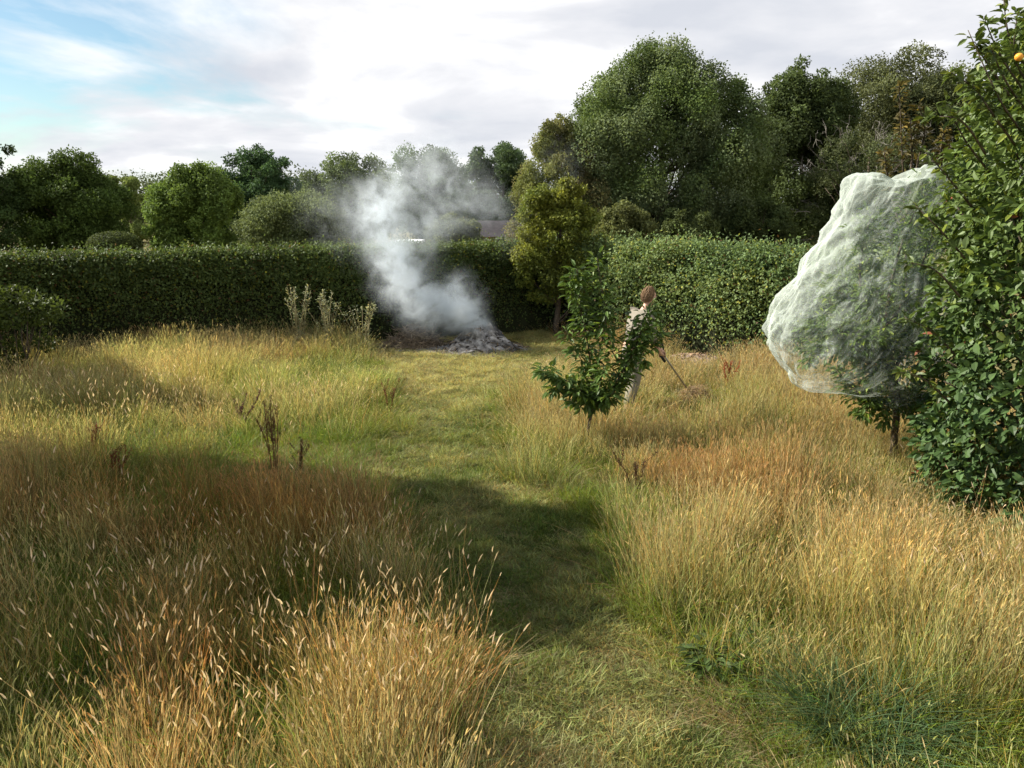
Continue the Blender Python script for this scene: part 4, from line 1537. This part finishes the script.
def person():
    S = solid('skin_tone', (.52, .31, .22), (.58, .36, .26), 6, .5, .02)
    SH = solid('cream_shirt', (.19, .17, .13), (.24, .21, .17), 5, .85, .15)
    TR = solid('stone_trousers', (.20, .18, .14), (.26, .24, .19), 5, .9, .2)
    HR = solid('auburn_hair', (.17, .10, .05), (.30, .19, .10), 30, .6, .5)
    BK = solid('black_rubber', (.02, .02, .02), (.04, .04, .04), 9, .6, .1)
    RD = solid('dark_housing', (.05, .05, .055), (.09, .09, .10), 5, .4, .05)
    ST = solid('shaft_metal', (.30, .27, .22), (.42, .39, .33), 6, .35, .02, metal=.6)
    g = ground(630, 414)
    # local frame: x = forward (towards +X and slightly away), y = left of the person
    fa = R(27)
    fx = np.array((math.cos(fa), math.sin(fa), 0))
    fy = np.array((-math.sin(fa), math.cos(fa), 0))
    root = empty('person', (g.x, g.y, 0), 'person in cream shirt and pale trousers leaning forward to trim the grass', 'person')
    W = lambda p: tuple(fx * p[0] + fy * p[1] + np.array((0, 0, p[2])))
    J = dict(pelvis=(-.02, 0, .93), waist=(.02, 0, 1.05), chest=(.11, 0, 1.24), neck0=(.18, 0, 1.40), neck1=(.22, 0, 1.47), head0=(.25, 0, 1.53), head1=(.27, 0, 1.60), head2=(.27, 0, 1.66),
             shL=(.15, .17, 1.36), shR=(.15, -.17, 1.36), elL=(.30, .23, 1.10), elR=(.12, -.26, 1.08), wrL=(.50, .12, .86), wrR=(.33, -.17, .84),
             hdL=(.56, .09, .82), hdR=(.39, -.13, .81),
             hpL=(-.02, .10, .90), hpR=(-.02, -.10, .90), knL=(.12, .13, .50), knR=(-.02, -.13, .50), anL=(.06, .14, .09), anR=(-.18, -.14, .09),
             toL=(.22, .15, .035), toR=(-.02, -.16, .035))
    names = list(J)
    ix = {k: i for i, k in enumerate(names)}
    rad = dict(pelvis=(.11, .09), waist=(.10, .08), chest=(.12, .09), neck0=.065, neck1=.052, head0=(.068, .075), head1=(.08, .09), head2=(.072, .08),
               shL=.062, shR=.062, elL=.043, elR=.043, wrL=.029, wrR=.029, hdL=.03, hdR=.03,
               hpL=.088, hpR=.088, knL=.058, knR=.058, anL=.04, anR=.04, toL=.034, toR=.034)
    E = [('pelvis', 'waist'), ('waist', 'chest'), ('chest', 'neck0'), ('neck0', 'neck1'), ('neck1', 'head0'), ('head0', 'head1'), ('head1', 'head2'),
         ('chest', 'shL'), ('chest', 'shR'), ('shL', 'elL'), ('shR', 'elR'), ('elL', 'wrL'), ('elR', 'wrR'), ('wrL', 'hdL'), ('wrR', 'hdR'),
         ('pelvis', 'hpL'), ('pelvis', 'hpR'), ('hpL', 'knL'), ('hpR', 'knR'), ('knL', 'anL'), ('knR', 'anR'), ('anL', 'toL'), ('anR', 'toR')]
    sk = 1.05
    V = [np.array(W(J[k])) * sk for k in names]
    Rd = [rad[k] for k in names]
    body_v, body_e, body_r = list(V), [(ix[a], ix[b]) for a, b in E], list(Rd)
    # fingers rooted in the palms
    grip = {}
    for s in 'LR':
        h = np.array(J['hd' + s])
        w_ = np.array(J['wr' + s])
        d = nrm(h - w_)
        sidev = nrm(np.cross(d, np.array((0, 0, 1.))))
        dn = nrm(np.cross(sidev, d))
        i0 = ix['hd' + s]
        for k, ln in enumerate((.038, .043, .040, .032)):
            o_ = sidev * (.024 - .016 * k)
            p1 = h + d * .035 + o_
            p2 = p1 + d * ln * .7 - np.array((0, 0, .012))
            p3 = p2 - np.array((0, 0, ln * .8)) - d * .01
            base = len(body_v)
            body_v += [np.array(W(p)) * sk for p in (p1, p2, p3)]
            body_r += [.0095, .009, .0075]
            body_e += [(i0, base), (base, base + 1), (base + 1, base + 2)]
        sg = 1 if s == 'R' else -1
        p1 = h + sidev * .035 * sg * -1 - np.array((0, 0, .012))
        p2 = p1 + d * .035 - np.array((0, 0, .025))
        base = len(body_v)
        body_v += [np.array(W(p)) * sk for p in (p1, p2)]
        body_r += [.011, .009]
        body_e += [(i0, base), (base, base + 1)]
    body = skin_mesh('body', body_v, body_e, body_r, S, root)
    # clothes follow the same joints, slightly larger
    def garment(name, keys, edges, radii, mat, extra=None):
        vv = [np.array(W(J[k] if isinstance(k, str) else k)) * sk for k in keys]
        return skin_mesh(name, vv, edges, radii, mat, root)
    mid = lambda a, b, t: tuple(np.array(J[a]) * (1 - t) + np.array(J[b]) * t)
    garment('shirt', ['pelvis', 'waist', 'chest', mid('chest', 'neck0', .72), 'shL', 'shR', mid('shL', 'elL', .9), mid('shR', 'elR', .9), mid('elL', 'wrL', .35), mid('elR', 'wrR', .35)],
            [(0, 1), (1, 2), (2, 3), (2, 4), (2, 5), (4, 6), (5, 7), (6, 8), (7, 9)],
            [(.15, .13), (.14, .12), (.16, .13), (.085, .085), .082, .082, .062, .062, .055, .055], SH)
    garment('trousers', ['pelvis', 'hpL', 'hpR', 'knL', 'knR', mid('knL', 'anL', .85), mid('knR', 'anR', .85), mid('pelvis', 'waist', .5)],
            [(0, 1), (0, 2), (1, 3), (2, 4), (3, 5), (4, 6), (0, 7)], [(.15, .125), .11, .11, .085, .085, .072, .072, (.14, .12)], TR)
    for s in 'LR':
        a_, t_ = np.array(J['an' + s]), np.array(J['to' + s])
        garment('boot', [tuple(a_ + np.array((0, 0, .05))), tuple(a_ + np.array((-.02, 0, -.035))), tuple((a_ + t_) / 2 + np.array((.02, 0, -.01))), tuple(t_ + np.array((.03, 0, .005)))],
                [(0, 1), (1, 2), (2, 3)], [.058, .05, .05, .04], BK)
    # head: hair cap, face pieces
    hc = np.array(J['head1']) + np.array((-.018, 0, .028))
    b = MB()
    n = 2600
    d = rdir(n)
    ok = (d[:, 0] < .22 + .6 * d[:, 2]) & (d[:, 2] > -.62)
    d = d[ok]
    Ph = hc + d * np.array((.09, .074, .097)) + rng.normal(0, .004, (len(d), 3))
    Pw = np.array([W(p) for p in Ph]) * sk
    axh = nrm(np.array([W(q) for q in (np.array((-.5, 0, -.8)) + d * .15)]))
    Nh = np.array([W(q) for q in d])
    V_, L_, T_, C__ = leaves(Pw, axh, Nh, .07, .016, np.array((1, 1, 1)))
    V_ = V_ + np.array(root.location)
    mk('hair', V_, L_, T_, HR, root, None)
    EY = solid('eye', (.05, .04, .03), (.08, .06, .05), 3, .2, 0)
    for sgn in (-1, 1):
        p = np.array(J['head1']) + np.array((.078, .031 * sgn, -.005))
        b = MB()
        b.ball(np.array(W(p)) * sk + np.array(root.location), .0115, nu=8, nv=6)
        b.build('eye', EY, root, smooth=True)
    b = MB()
    p = np.array(J['head1']) + np.array((.082, 0, -.03))
    b.ball(np.array(W(p)) * sk + np.array(root.location), (.013, .010, .014), nu=8, nv=6)
    b.build('nose', S, root, smooth=True)
    for sgn in (-1, 1):
        b = MB()
        p = np.array(J['head1']) + np.array((-.005, .088 * sgn, -.02))
        b.ball(np.array(W(p)) * sk + np.array(root.location), (.018, .01, .028), nu=8, nv=6)
        b.build('ear', S, root, smooth=True)
    b = MB()
    p = np.array(J['head0']) + np.array((.078, 0, -.005))
    b.ball(np.array(W(p)) * sk + np.array(root.location), (.008, .022, .006), nu=8, nv=6)
    b.build('mouth', solid('lips', (.40, .16, .13), (.45, .2, .16), 3, .5, 0), root, smooth=True)

    # trimmer: shaft through both hands down to the cutting head
    O = np.array(root.location)
    hl = np.array(W(J['hdL'])) * sk + O + np.array((0, 0, -.035))
    hr = np.array(W(J['hdR'])) * sk + O + np.array((0, 0, -.03))
    hd = ground(692, 404)
    hd = np.array((hd.x, hd.y, .10))
    dirv = nrm(hd - hl)
    back = hl - dirv * .40
    tr = empty('grass_trimmer', (hd[0], hd[1], 0), 'long shafted grass trimmer held down to the grass by the person', 'trimmer')
    b = MB()
    b.tube([back, hd + np.array((0, 0, .02))], .0135, 10)
    b.build('shaft', ST, tr, smooth=True)
    b = MB()
    bb = back - dirv * .1
    b.tube([back + dirv * .12, back + dirv * .05, back, bb, bb - dirv * .08], [.03, .055, .075, .08, .045], 12)
    b.box(bb + np.array((0, 0, -.07)), (.14, .1, .08))
    b.build('motor', RD, tr, smooth=False)
    b = MB()
    b.tube([hl - dirv * .09, hl + dirv * .09], .02, 10)
    b.tube(polyline([hl - dirv * .06, hl + np.array((0, 0, .11)) - dirv * .02, hl + np.array((0, 0, .11)) + dirv * .04, hl + dirv * .07], 4), .011, 8)
    b.build('handle', BK, tr, smooth=True)
    b = MB()
    b.tube([hr - dirv * .08, hr + dirv * .1], .02, 10)
    b.build('rear_grip', BK, tr, smooth=True)
    b = MB()
    b.tube([hd + np.array((0, 0, .04)), hd, hd + np.array((0, 0, -.05))], [.035, .05, .045], 14)
    b.build('cutting_head', BK, tr, smooth=True)
    b = MB()
    a = np.linspace(0, np.pi * 1.15, 20)[None] + fa + np.pi * .45
    r = np.linspace(.03, 1, 6)[:, None]
    X = hd[0] + np.cos(a) * r * .16
    Yq = hd[1] + np.sin(a) * r * .16
    Z = hd[2] + .055 - .06 * r ** 2 + 0 * a
    P = np.stack([X, Yq, Z], -1)
    b.grid(P)
    b.grid(P[:, ::-1] + np.array((0, 0, -.006)))
    b.build('guard', RD, tr, smooth=True)
    # tangle of cut grass round the head
    n = 900
    d = rdir(n)
    Pc = np.stack([hd[0] + .02 + d[:, 0] * .2, hd[1] - .12 + d[:, 1] * .14, .10 + np.abs(d[:, 2]) * .17], 1) * 1.0 + rng.normal(0, .012, (n, 3))
    ax = rdir(n) * np.array((1, 1, .3))
    c = np.array((.36, .25, .15)) * (.55 + .7 * rng.random((n, 1)))
    root2 = empty('cut_grass_pile', (hd[0], hd[1] - .12, 0), 'small tan tuft of cut dry grass at the trimmer head', 'grass pile')
    V_, L_, T_, C__ = leaves(Pc, ax, d, .12, .009, c)
    mk('blades', V_, L_, T_, M_leaf, root2, C__)
    b = MB()
    b.ball((hd[0] + .02, hd[1] - .12, .08), (.17, .11, .15), (.9, .75, .6), nu=16, nv=10, jit=.12)
    b.build('matted_core', M_twig, root2, smooth=True)


person()
